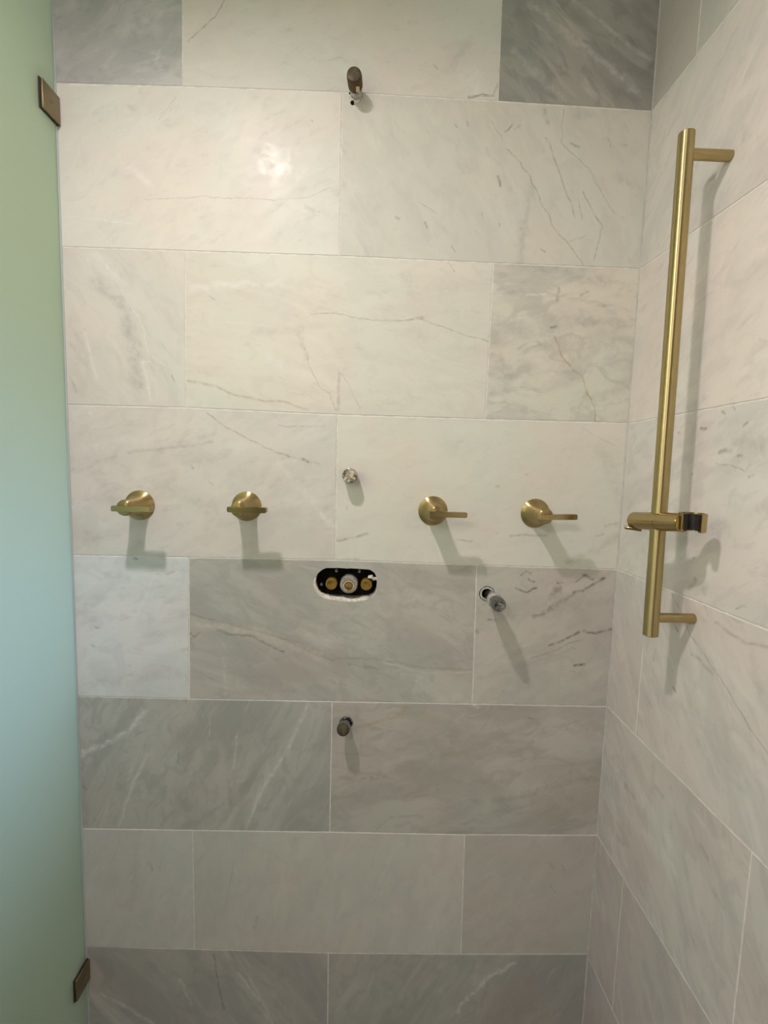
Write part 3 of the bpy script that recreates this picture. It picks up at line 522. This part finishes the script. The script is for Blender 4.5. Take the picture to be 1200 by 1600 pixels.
# ------------------------------------------------------------------ holes through the back wall
VALVE_HOLE = [(-0.0418, 1.1316), (-0.0405, 1.1395), (-0.0385, 1.1440), (-0.0345, 1.1520), (-0.0299, 1.1568), (-0.0235, 1.1618), (-0.0165, 1.1645), (-0.002, 1.1648), (0.0106, 1.1653), (0.0265, 1.1643), (0.0345, 1.1650), (0.0514, 1.1642),
              (0.0620, 1.1638), (0.0718, 1.1633), (0.0770, 1.1626), (0.0814, 1.1595), (0.0860, 1.1560), (0.0885, 1.1512), (0.0905, 1.1430), (0.0917, 1.1332), (0.0907, 1.1192), (0.0880, 1.1115), (0.0842, 1.1065),
              (0.0790, 1.1028), (0.0733, 1.1006), (0.0640, 1.0975), (0.053, 1.0950), (0.040, 1.0938), (0.0256, 1.0940), (0.008, 1.0955), (-0.0086, 1.0980), (-0.0200, 1.1008), (-0.0292, 1.1054), (-0.0345, 1.1105), (-0.0375, 1.1164), (-0.0408, 1.1240)]
HOLE_R = circle(0.3288, 1.1160, 0.0168, 26, 0.03)
HOLE_B = circle(0.0325, 0.8196, 0.0150, 26, 0.04)
HOLE_S = circle(0.0309, 1.3605, 0.0130, 22)

# ------------------------------------------------------------------ the setting
def struct(name, bm, m):
    o = link(name, bm, m); o['kind'] = 'structure'; return o
to_back = lambda u, v, d: Vector((u, d, v))
to_side = lambda u, v, d: Vector((XC + d, -u, v))
GD = 0.0008          # depth of the grout behind the tile faces
wall_back = struct('wall_back', slab_bm([(-1.10, 0.0), (XC + 0.05, 0.0), (XC + 0.05, CEIL), (-1.10, CEIL)], [VALVE_HOLE, HOLE_R, HOLE_B, HOLE_S],
                   lambda u, v, d: Vector((u, d + GD, v)), 0.05), [M['grout'], M['plaster']])
link('wall_cavity', box_bm(-0.30, 0.45, 0.0517, 0.11, 0.70, 1.45), M['black'], wall_back)  # black box; the shade inside the wall is put into its colour
wall_right = struct('wall_right', box_bm(XC + GD, XC + 0.10, -3.2, 0.0, 0, CEIL), M['grout'])
bm = box_bm(-1.14, -1.04, -3.2, 0, 0, 0.80); box_bm(-1.14, -1.04, -3.2, 0, 1.40, CEIL, bm=bm)
box_bm(-1.14, -1.04, -0.12, 0, 0.80, 1.40, bm=bm); box_bm(-1.14, -1.04, -3.2, -0.44, 0.80, 1.40, bm=bm)
struct('wall_left', bm, M['paint'])
struct('wall_front', box_bm(-1.14, XC + 0.1, -3.3, -3.2, 0, CEIL), M['paint'])
struct('floor', box_bm(-1.14, XC + 0.1, -3.3, 0.05, -0.08, 0), M['floor'])
bm = slab_bm([(-1.14, -3.3), (XC + 0.1, -3.3), (XC + 0.1, 0.05), (-1.14, 0.05)], [], lambda u, v, d: Vector((u, v, CEIL + d)), 0.05)
struct('ceiling', bm, M['ceiling'])
bm = box_bm(-1.12, -1.03, -0.44, -0.415, 0.80, 1.40); box_bm(-1.12, -1.03, -0.145, -0.12, 0.80, 1.40, bm=bm)
box_bm(-1.12, -1.03, -0.415, -0.145, 0.80, 0.825, bm=bm); box_bm(-1.12, -1.03, -0.415, -0.145, 1.375, 1.40, bm=bm)
struct('window_1', bm, M['white_trim'])

# ------------------------------------------------------------------ marble tiles
HALF = 0.0012
def lin(pts, x):
    if len(pts) == 1: return pts[0][1]
    for a, b in zip(pts, pts[1:]):
        if x <= b[0] or b is pts[-1]:
            t = (x - a[0]) / (b[0] - a[0]); return a[1] + t * (b[1] - a[1])
def zback(k, x):
    if k < 0: return CEIL + 0.001
    if k > 6: return 0.0
    P = JOINTS[k]
    if x < P[0][0]: return P[0][1] + (x - P[0][0]) * (P[1][1] - P[0][1]) / (P[1][0] - P[0][0]) * 0.3
    return lin(P, min(x, P[-1][0]))
def zside(k, d):
    if k < 0: return CEIL + 0.001
    if k > 6: return 0.0
    if k == 0: return JOINTS[0][-1][1]
    return lin(SIDE_JOINTS[k], d) if d < 0.45 else lin(SIDE_JOINTS[k], 0.45)
def tile_poly(zf, k, xl, xr, marks):
    top = [(xl[0], zf(k - 1, xl[0]))] + [(x, zf(k - 1, x)) for x in marks if xl[0] + 0.05 < x < xr[0] - 0.05] + [(xr[0], zf(k - 1, xr[0]))]
    bot = [(xl[1], zf(k, xl[1]))] + [(x, zf(k, x)) for x in marks if xl[1] + 0.05 < x < xr[1] - 0.05] + [(xr[1], zf(k, xr[1]))]
    return [(x, z + HALF) for x, z in bot] + [(x, z - HALF) for x, z in reversed(top)]
LIGHT = (0.70, 0.675, 0.63); CREAM = (0.715, 0.70, 0.64); MID = (0.61, 0.595, 0.555); GREY = (0.50, 0.49, 0.455); DEEP = (0.40, 0.395, 0.37); COOL = (0.66, 0.665, 0.655)
# (row, column) : base, cloud colour, streak angle, contrast, stretch, pale
BACK = {
 (0, 0): ((0.58, 0.58, 0.58), (0.38, 0.39, 0.39), 25, .75, .4, .25), (0, 1): ((0.68, 0.655, 0.61), MID, 10, .35, .5, .2), (0, 2): ((0.40, 0.39, 0.36), (0.26, 0.26, 0.245), -40, .8, .25, .25),
 (1, 0): ((0.74, 0.715, 0.665), (0.66, 0.64, 0.60), 30, .32, .5, .2), (1, 1): ((0.67, 0.65, 0.60), (0.59, 0.575, 0.53), -60, .42, .5, .12),
 (2, 0): (LIGHT, (0.62, 0.60, 0.555), -55, .45, .35, .35), (2, 1): (CREAM, (0.63, 0.61, 0.565), -8, .38, .35, .3), (2, 2): ((0.72, 0.685, 0.615), (0.52, 0.505, 0.465), 4, .8, .35, .2),
 (3, 0): ((0.695, 0.67, 0.635), (0.60, 0.58, 0.55), 20, .45, .45, .3), (3, 1): (CREAM, (0.66, 0.64, 0.585), 12, .28, .4, .15),
 (4, 0): ((0.77, 0.775, 0.79), (0.66, 0.67, 0.68), 10, .6, .4, .3), (4, 1): ((0.53, 0.515, 0.475), (0.415, 0.405, 0.38), -20, .75, .4, .2), (4, 2): ((0.56, 0.53, 0.49), (0.45, 0.43, 0.40), 25, .5, .4, .12),  # blue light spilling by the glass is put into the leftmost tile's base
 (5, 0): ((0.53, 0.525, 0.495), (0.40, 0.395, 0.375), 62, .85, .3, .22), (5, 1): ((0.52, 0.50, 0.465), (0.40, 0.39, 0.35), 12, .8, .45, .12),
 (6, 0): ((0.60, 0.59, 0.575), (0.52, 0.515, 0.50), 70, .35, .4, .2), (6, 1): ((0.595, 0.575, 0.535), (0.51, 0.50, 0.46), 75, .4, .35, .12), (6, 2): ((0.54, 0.515, 0.475), (0.46, 0.44, 0.405), 40, .4, .5, .1),
 (7, 0): ((0.47, 0.45, 0.43), (0.36, 0.35, 0.335), -55, .8, .3, .2), (7, 1): ((0.44, 0.43, 0.40), (0.35, 0.34, 0.32), 60, .7, .35, .15)}
seed = 0
for k in range(0, 8):
    if k % 2 == 0: cols = [((-0.6116 - 0.305,) * 2, UPRIGHTS[(k, -1)]), (UPRIGHTS[(k, -1)], UPRIGHTS[(k, 1)]), (UPRIGHTS[(k, 1)], (XC, XC))]
    else: cols = [((-0.6116,) * 2, UPRIGHTS[(k, 0)]), (UPRIGHTS[(k, 0)], (XC, XC))]
    for c, (xl, xr) in enumerate(cols):
        seed += 1
        xl = tuple(x + HALF for x in xl); xr = tuple(x - HALF for x in xr)
        poly = tile_poly(zback, k, xl, xr, (-0.305, 0.0, 0.305))
        cx = sum(p[0] for p in poly) / len(poly); cz = sum(p[1] for p in poly) / len(poly)
        holes = []
        if (k, c) == (4, 1): holes = [VALVE_HOLE]
        if (k, c) == (4, 2): holes = [HOLE_R]
        if (k, c) == (5, 1): holes = [HOLE_B]
        if (k, c) == (3, 1): holes = [HOLE_S]
        loc = lambda l: [(x - cx, z - cz) for x, z in l]
        bm = slab_bm(loc(poly), [loc(h) for h in holes], to_back, 0.0075, 0.0006)
        b, dk, an, con, st, pa = BACK[(k, c)]
        mt = marble('marble_back_%d_%d' % (k, c), 'back', (cx, 0, cz), b, dk, an, seed * 3.1, VEINS_GLINT_BACK.get((k, c)), con, st, pa)
        o = link('tile', bm, [mt, M['plaster']], wall_back, (cx, 0, cz))
SIDE_UP = {0: (0.1330, 0.1300), 4: (0.117, 0.117), 5: (0.408, 0.408)}
SIDE = {0: ((0.616, 0.572, 0.550), (0.506, 0.477, 0.473), 55), 1: ((0.704, 0.652, 0.632), (0.616, 0.572, 0.561), 40), 2: ((0.759, 0.705, 0.676), (0.682, 0.636, 0.616), 25), 3: ((0.732, 0.678, 0.660), (0.605, 0.572, 0.561), 30),
        4: ((0.699, 0.647, 0.632), (0.583, 0.546, 0.533), -50), 5: ((0.616, 0.578, 0.556), (0.495, 0.466, 0.451), -50), 6: ((0.572, 0.530, 0.522), (0.473, 0.445, 0.440), -60), 7: ((0.506, 0.466, 0.462), (0.418, 0.392, 0.385), -60)}
for k in range(0, 8):
    d0 = SIDE_UP.get(k, (0.115, 0.115) if k % 2 == 0 else (0.42, 0.42))
    edges = [(0.0, 0.0), d0] + [(d0[0] + 0.6116 * i, d0[1] + 0.6116 * i) for i in (1, 2)]
    for c in range(3):
        seed += 1
        xl = tuple(x + (HALF if c else 0.0012) for x in edges[c]); xr = tuple(x - HALF for x in edges[c + 1])
        poly = tile_poly(zside, k, xl, xr, (0.45,))
        cx = sum(p[0] for p in poly) / len(poly); cz = sum(p[1] for p in poly) / len(poly)
        bm = slab_bm([(x - cx, z - cz) for x, z in poly], [], lambda u, v, d: Vector((d, -u, v)), 0.0075, 0.0006)
        b, dk, an = SIDE[k]; j = (0.86 if k == 0 else 1) * (1 + 0.03 * random.uniform(-1, 1))
        if k % 2 == 0 and c == 0: b = tuple(x * 0.93 for x in b)
        mt = marble('marble_side_%d_%d' % (k, c), 'side', (XC, -cx, cz), [x * j for x in b], dk, an, seed * 2.3, VEINS_SIDE.get((k, c)), 0.65, 0.35, 0.22)
        link('tile', bm, [mt, M['plaster']], wall_right, (XC, -cx, cz))

# ------------------------------------------------------------------ frosted glass panel and its clamps
GX0, GX1 = -0.5565, -0.5465
gp = thing('shower_screen', 'frosted pale green glass shower screen at the left edge', 'shower screen', (-0.5515, -0.7, 0.01))
bm = bmesh.new()
y0, y1, z0, z1, ch = -1.75, -0.003, 0.012, 2.40, 0.0016
prof = [(GX1, y0, 0), (GX1, y1 - ch, 1), (GX1 - ch, y1, 1), (GX0 + ch, y1, 1), (GX0, y1 - ch, 2), (GX0, y0, 1)]
lo = [bm.verts.new((x, y, z0)) for x, y, _ in prof]; hi = [bm.verts.new((x, y, z1)) for x, y, _ in prof]
for i in range(6):
    j = (i + 1) % 6; f = bm.faces.new((lo[i], lo[j], hi[j], hi[i])); f.material_index = prof[i][2]
f = bm.faces.new(lo[::-1]); f.material_index = 1; f = bm.faces.new(hi); f.material_index = 1
for v in bm.verts: v.co -= Vector((-0.5515, -0.7, 0.01))
bmesh.ops.recalc_face_normals(bm, faces=bm.faces[:])
link('glass_pane', bm, [M['frosted'], M['glass_edge'], M['glass_back']], gp, ang=10)
def silicone():
    s = NT('light_line_silicone')
    tr = s.n('ShaderNodeBsdfTranslucent', {'Color': (0.90, 0.97, 0.97, 1)}); df = s.n('ShaderNodeBsdfDiffuse', {'Color': (0.80, 0.86, 0.86, 1)})
    gl = s.n('ShaderNodeBsdfGlossy', {'Color': (1, 1, 1, 1), 'Roughness': 0.15})
    return s.out(s.n('ShaderNodeMixShader', {0: 0.12, 1: s.n('ShaderNodeMixShader', {0: 0.5, 1: tr.outputs[0], 2: df.outputs[0]}).outputs[0], 2: gl.outputs[0]}).outputs[0])
bm = bmesh.new(); A = []
for z in (0.012, 2.40):
    A.append([bm.verts.new(Vector((x, y, z)) - Vector((-0.5515, -0.7, 0.01))) for x, y in ((GX1, -0.0040), (GX1 + 0.0006, -0.0028), (GX1 + 0.0016, 0.0), (GX1, 0.0))])
for i in range(4): bm.faces.new((A[0][i], A[0][(i + 1) % 4], A[1][(i + 1) % 4], A[1][i]))
bm.faces.new(A[0]); bm.faces.new(A[1][::-1]); bmesh.ops.recalc_face_normals(bm, faces=bm.faces[:])
link('silicone_bead', bm, silicone(), gp)  # pale bead added to draw the bright line of daylight along the gap
def clamp(zc, label):
    t = thing('glass_clamp', label, 'glass clamp', (-0.5515, -0.0005, zc), 'brass clamps on the frosted panel')
    for x0, x1 in ((GX1 + 0.0028 - t.location.x, GX1 + 0.0075 - t.location.x), (GX0 - 0.0075 - t.location.x, GX0 - t.location.x)):
        link('plate', box_bm(x0, x1, -0.0495, -0.0005, -0.025, 0.025, 0.0012), M['brass_old'], t)
    link('gasket', box_bm(GX1 - t.location.x, GX1 + 0.0028 - t.location.x, -0.0510, -0.0005, -0.0262, 0.0262, 0.0003), M['rubber'], t)
    sx = GX1 + 0.0075 - t.location.x
    link('screw', lathe_bm([(0, -0.001), (0.0032, -0.001), (0.0032, 0.0004), (0.0018, 0.0004), (0.0016, -0.0004), (0, -0.0004)], (1, 0, 0), (sx, -0.025, 0), 20), M['steel_dark'], t)
clamp(2.0412, 'square brass clamp at the top of the frosted glass panel')
clamp(0.2235, 'square brass clamp near the bottom of the frosted glass panel')

# ------------------------------------------------------------------ four lever handles
def make_handle(loc, label, rot=0.0):
    t = thing('tap_lever', label, 'handle', loc, 'brass lever handles in a row on the marble wall')
    prof = [(0, 0.0), (0.0306, 0.0), (0.0309, 0.0010), (0.0306, 0.0020), (0.0285, 0.0033), (0.0262, 0.0049), (0.0240, 0.0069), (0.0220, 0.0096), (0.0204, 0.0132), (0.0191, 0.0180), (0.0181, 0.0240), (0.0172, 0.0320), (0.0165, 0.0395), (0.0163, 0.0410), (0, 0.0410)]
    link('escutcheon', lathe_bm(prof, n=72), M['brass_turned'], t)
    link('hub', lathe_bm([(0, 0.038), (0.0157, 0.038), (0.0161, 0.0415), (0.0161, 0.0600), (0.0152, 0.0635), (0.0130, 0.0655), (0, 0.0660)], n=64), M['brass_turned'], t)
    bm = box_bm(-0.0180, 0.0580, -0.0800, -0.0640, -0.0054, 0.0054)
    es = [e for e in bm.edges if abs(e.verts[0].co.x - e.verts[1].co.x) < 1e-6]
    bmesh.ops.bevel(bm, geom=es, offset=0.0022, segments=1, affect='EDGES')
    bmesh.ops.bevel(bm, geom=[e for e in bm.edges if e.calc_face_angle(0) > 0.5], offset=0.0005, segments=2, affect='EDGES')
    lv = link('lever', bm, M['brass'], t); lv.rotation_euler = (0, rot, 0)
make_handle((-0.4051, 0, 1.2882), 'leftmost brass lever handle, nearest the glass panel')
make_handle((-0.1845, 0, 1.2919), 'second brass lever handle from the left')
make_handle((0.2052, 0, 1.2925), 'third brass lever handle, just right of the capped stub')
make_handle((0.4225, 0, 1.2927), 'rightmost brass lever handle, nearest the slide bar', -0.03)

# ------------------------------------------------------------------ slide bar with hand-shower bracket
sb = thing('slide_bar', 'long brushed brass slide bar mounted upright on the right wall', 'shower bar', (XC, -0.2515, 1.119))
O = Vector(sb.location); BX = 0.5376
bt, bb = Vector((BX, -0.2375, 1.897)), Vector((BX, -0.2520, 1.120))
def L(p): return Vector(p) - O
bar = link('bar', cyl_bm((0, 0, 0), bt - bb, 0.0116, 64, 0.0009), M['brass_bar'], sb, tuple(L(bb)))
for z, y in ((1.8665, -0.2385), (1.1500, -0.2515)):
    link('mounting_post', cyl_bm(L((BX + 0.005, y, z)), L((XC, y, z)), 0.0080, 36, 0.0006), M['brass_ring'], sb)
bx = BX; bz = 1.3075
p0, p1 = Vector((0.5238, -0.1990, 1.3030)), Vector((0.5462, -0.2960, 1.3115)); BL = (p1 - p0).length
br = link('bracket', lathe_bm([(0, 0), (0.0115, 0), (0.0142, 0.0016), (0.0148, 0.0045), (0.0148, BL * .56), (0.0141, BL * .56 + .0006), (0.0148, BL * .56 + .0012), (0.0148, BL - 0.0008), (0.0141, BL), (0, BL)],
          p1 - p0, L(p0), 48), M['brass_ring'], sb)
# C-shaped cradle for the hand shower, open toward the room
CC = L((0.5570, -0.3010, 1.3130))
def arc_band(r0, r1, a0, a1, h0, h1, n=30, taper=0.0):
    bm = bmesh.new(); rows = []
    for i in range(n + 1):
        a = math.radians(a0 + (a1 - a0) * i / n); d = Vector((math.cos(a), math.sin(a), 0))
        rows.append([bm.verts.new(CC + d * r + Vector((0, 0, h))) for r, h in ((r0 - taper, h0), (r1, h0), (r1, h1), (r0 + taper, h1))])
    for A, B in zip(rows, rows[1:]):
        for q in range(4): bm.faces.new((A[q], A[(q + 1) % 4], B[(q + 1) % 4], B[q]))
    bm.faces.new(rows[0]); bm.faces.new(rows[-1][::-1])
    bmesh.ops.recalc_face_normals(bm, faces=bm.faces[:])
    bmesh.ops.bevel(bm, geom=[e for e in bm.edges if e.calc_face_angle(0) > 0.9], offset=0.0007, segments=2, affect='EDGES')
    return bm
link('cradle', arc_band(0.0136, 0.0188, -88, 186, -0.0140, 0.0140, taper=0.001), M['brass_ring'], br)
link('cradle_liner', arc_band(0.0075, 0.0137, -90, 188, -0.0120, 0.0120), M['rubber'], br)
bm = box_bm(-0.0070, 0.0070, -0.012, 0.014, -0.0024, 0.0024, 0.0010)
lt = link('latch', bm, M['brass'], br, tuple(L((0.5225, -0.2040, 1.2895)))); lt.rotation_euler = (0.10, 0, 1.15)

# ------------------------------------------------------------------ capped pipe stubs
def axis_pts(base, tip): 
    b, t = Vector(base), Vector(tip); return b, t, (t - b).normalized(), (t - b).length
# stub between the handles
t = thing('pipe_stub', 'mortar-spattered capped stub between the two inner handles', 'pipe', (0.0309, 0, 1.3605), 'capped pipe stubs left in the wall')
ax = (-0.02, -1, 0.045)
link('pipe', cyl_bm((0.0002, 0.03, -0.001), (0, -0.014, 0), 0.0112, 32), M['steel'], t)
link('cap', lathe_bm([(0, 0.008), (0.0146, 0.008), (0.0152, 0.0095), (0.0152, 0.0300), (0.0146, 0.0330), (0.0125, 0.0340), (0.0115, 0.0334), (0, 0.0334)], ax, (0, 0, 0), 48), M['steel_dark'], t)
link('cap_face', lathe_bm([(0, 0.0330), (0.0142, 0.0332), (0.0138, 0.0346), (0.0070, 0.0350), (0.0066, 0.0362), (0, 0.0366)], ax, (0, 0, 0), 40, wob=0.03), M['spattered'], t)
# stub at the right, under the rightmost handle
t = thing('pipe_stub', 'long steel stub with a square-head plug in a round hole right of the valve', 'pipe', (0.3288, 0, 1.1160), 'capped pipe stubs left in the wall')
b, tp, d, Ln = axis_pts((0.0050, 0.0, -0.001), (0.0030, -0.094, 0.0015))
link('wall_sleeve', lathe_bm([(0.0152, -0.006), (0.0152, 0.0005), (0.0118, 0.0010), (0.0112, 0.0), (0.0112, -0.006)], (0, -1, 0), (0.0, 0.0003, 0), 40, wob=0.03), M['dirty_white'], t)
link('pipe', cyl_bm(b - d * 0.04, b + d * 0.052, 0.0088, 32), M['steel'], t)
link('taped_thread', lathe_bm([(0, 0.030), (0.0102, 0.030), (0.0122, 0.034), (0.0120, 0.039), (0.0138, 0.043), (0.0134, 0.049), (0.0152, 0.053), (0.0156, 0.060), (0.0140, 0.063), (0, 0.063)], d, b, 36, wob=0.04), M['teflon'], t)
link('cap', lathe_bm([(0, 0.056), (0.0135, 0.056), (0.0142, 0.058), (0.0142, 0.0840), (0.0134, 0.0880), (0.0120, 0.0900), (0, 0.0905)], d, b, 44), M['steel_dark'], t)
bm = box_bm(-0.0064, 0.0064, -0.1010, -0.090, -0.0064, 0.0064, 0.0009)
sq = link('plug_head', bm, M['steel'], t, (0.0030, 0, 0.0014)); sq.rotation_euler = (0, 0.35, 0)
# stub below the valve
t = thing('pipe_stub', 'short dark capped stub below the valve opening', 'pipe', (0.0325, 0, 0.8196), 'capped pipe stubs left in the wall')
b, tp, d, Ln = axis_pts((0.0, 0.0, 0.0), (-0.0045, -0.0500, 0.0130))
link('wall_sleeve', lathe_bm([(0.0140, -0.006), (0.0142, 0.0004), (0.0118, 0.0008), (0.0112, -0.006)], (0, -1, 0), (0.0005, 0.0003, 0), 40, wob=0.06), M['steel'], t)
link('pipe', cyl_bm(b - d * 0.03, b + d * 0.035, 0.0096, 32), M['steel'], t)
link('cap', lathe_bm([(0, 0.030), (0.0128, 0.030), (0.0138, 0.0325), (0.0138, 0.0480), (0.0124, 0.0515), (0.0118, 0.0505), (0, 0.0505)], d, b, 44, wob=0.015), M['steel_dark'], t)
link('cap_face', lathe_bm([(0, 0.0500), (0.0116, 0.0502), (0.0108, 0.0522), (0.0050, 0.0528), (0, 0.0530)], d, b, 32, wob=0.04), M['rust'], t)
# stub at the top
t = thing('pipe_stub', 'rusty brown capped shower arm stub high on the wall at the top', 'pipe', (0.0265, 0, 2.0972), 'capped pipe stubs left in the wall')
d = Vector((-0.06, -1, 0.03)).normalized()
link('wall_patch', lathe_bm([(0, 0.002), (0.0128, 0.002), (0.0135, -0.0005), (0.0135, -0.002), (0, -0.002)], (0, -1, 0), (-0.003, -0.0005, -0.004), 26, wob=0.1), M['plaster'], t)
for px, pz, r in ((-0.0125, 0.000, 0.0022), (-0.0075, -0.0155, 0.0036)):
    link('gap_shade', lathe_bm([(0, 0.0034), (r * 0.8, 0.0030), (r, 0.0012), (r, -0.001), (0, -0.001)], (0, -1, 0), (px, -0.0005, pz), 14, wob=0.12), M['black'], t)  # solid black plugs painted as the shade of small open gaps
link('pipe', lathe_bm([(0, 0), (0.0118, 0), (0.0115, 0.008), (0.0122, 0.016), (0.0118, 0.026), (0, 0.026)], d, (0, 0, 0), 36, wob=0.03), M['dirty_white'], t)
link('cap', lathe_bm([(0, 0.018), (0.0120, 0.018), (0.0136, 0.021), (0.0140, 0.026), (0.0140, 0.043), (0.0134, 0.0462), (0, 0.0462)], d, (0, 0, 0), 48, wob=0.01), M['rust_side'], t)
link('cap_face', lathe_bm([(0, 0.0455), (0.0132, 0.0455), (0.0128, 0.0480), (0.0095, 0.0492), (0, 0.0497)], d, (0, 0, 0), 40), M['rust'], t)
link('tan_tab', box_bm(0.0005, 0.0072, -0.0385, -0.0262, -0.0147, -0.0125, 0.0004), M['tan'], t)  # small tan tab on the underside of the cap

# ------------------------------------------------------------------ mixing valve in the cut-out
t = thing('mixing_valve', 'rough mixing valve inside the oval cut-out in the marble', 'valve', (0.0249, 0.0075, 1.1300))
def VL(x, z): return (x - 0.0249, z - 1.1300)
def vl(name, prof, x, z, m, n=36, wob=0.0, yo=0.0):
    a, c = VL(x, z); link(name, lathe_bm(prof, (0, -1, 0), (a, yo, c), n, wob=wob), m, t)
link('housing', box_bm(-0.062, 0.062, 0.022, 0.040, -0.030, 0.030, 0.003), M['black'], t)
for x in (-0.0060, 0.0690):
    vl('cartridge_cap', [(0, -0.016), (0.0122, -0.016), (0.0124, 0.002), (0.0112, 0.0036), (0.0078, 0.0036), (0.0070, 0.0018), (0.0040, 0.0018), (0.0032, 0.0004), (0, 0.0004)], x, 1.1290, M['brass_raw'], 40)
vl('valve_body', [(0, -0.018), (0.0190, -0.018), (0.0190, 0.0040), (0.0175, 0.0064), (0.0120, 0.0066), (0.0114, 0.0046), (0, 0.0046)], 0.0316, 1.1290, M['zinc'], 48)
vl('valve_ring', [(0.0112, 0.0046), (0.0118, 0.0085), (0.0098, 0.0085), (0.0090, 0.0050), (0.0090, 0.0020), (0, 0.0020)], 0.0316, 1.1265, M['tan'], 40)
vl('stem_collar', [(0, 0.002), (0.0082, 0.002), (0.0078, 0.0072), (0.0050, 0.0082), (0, 0.0082)], 0.0314, 1.1250, M['brass_raw'], 36)
vl('stem', [(0, 0.006), (0.0044, 0.006), (0.0044, 0.0140), (0.0034, 0.0154), (0, 0.0156)], 0.0313, 1.1235, M['brass'], 32)
for x, z, r in ((0.0042, 1.1570, 0.0034), (0.0538, 1.1568, 0.0032), (-0.0270, 1.1268, 0.0032), (-0.0285, 1.1098, 0.0024)):
    vl('screw', [(0, -0.016), (r, -0.016), (r, 0.0000), (r * 0.8, 0.0010), (r * 0.38, 0.0008), (r * 0.3, -0.001), (0, -0.001)], x, z, M['steel'], 20)
for x, z, r in ((0.0785, 1.1462, 0.0046), (0.0862, 1.1428, 0.0042)):
    bm = bmesh.new(); bmesh.ops.create_icosphere(bm, subdivisions=3, radius=r)
    a, c = VL(x, z); ph = [random.uniform(0, 6) for _ in range(3)]
    for v in bm.verts:
        n = v.co.normalized(); k = 1 + 0.16 * math.sin(n.x * 5 + ph[0]) + 0.14 * math.sin(n.z * 6 + ph[1]) + 0.08 * math.sin((n.x + n.y) * 11 + ph[2])
        v.co = Vector((n.x * r * k * 1.25, n.y * r * k * 1.6, n.z * r * k * 0.85)) + Vector((a, -0.0015, c))
    link('mortar_blob', bm, M['plaster'], t, ang=80)
# mortar left along the edge of the cut-out
bm = bmesh.new(); rows = []
pts = VALVE_HOLE[24:] + VALVE_HOLE[:3]
for i, (x, z) in enumerate(pts):
    w_ = (0.0048 if i < 9 else 0.0034) * random.uniform(0.65, 1.25) * (0.5 if i in (0, len(pts) - 1) else 1)
    c = Vector((0.027, 1.13)); v = (c - Vector((x, z))); v.x *= 0.35; v.normalize()
    a, q = VL(x, z); rows.append([bm.verts.new((a - v.x * 0.0018, -0.0078, q - v.y * 0.0018)), bm.verts.new((a + v.x * w_ * 0.5, -0.0076, q + v.y * w_ * 0.5)),
        bm.verts.new((a + v.x * w_, -0.0045, q + v.y * w_)), bm.verts.new((a + v.x * w_ * 0.7, 0.008, q + v.y * w_ * 0.7)), bm.verts.new((a - v.x * 0.0018, 0.008, q - v.y * 0.0018))])
for A, B in zip(rows, rows[1:]):
    for q in range(5): bm.faces.new((A[q], A[(q + 1) % 5], B[(q + 1) % 5], B[q]))
bm.faces.new(rows[0]); bm.faces.new(rows[-1][::-1]); bmesh.ops.recalc_face_normals(bm, faces=bm.faces[:])
link('mortar_edge', bm, M['plaster'], t, ang=60)

# ------------------------------------------------------------------ recessed lamp above
t = thing('ceiling_light', 'recessed round shower lamp in the ceiling above the wall', 'lamp', (-0.29, -0.76, CEIL))
link('trim_ring', lathe_bm([(0.045, -0.006), (0.064, -0.006), (0.066, -0.003), (0.066, 0.0), (0.045, 0.0), (0.045, -0.006)], (0, 0, 1), n=48), M['white_trim'], t)
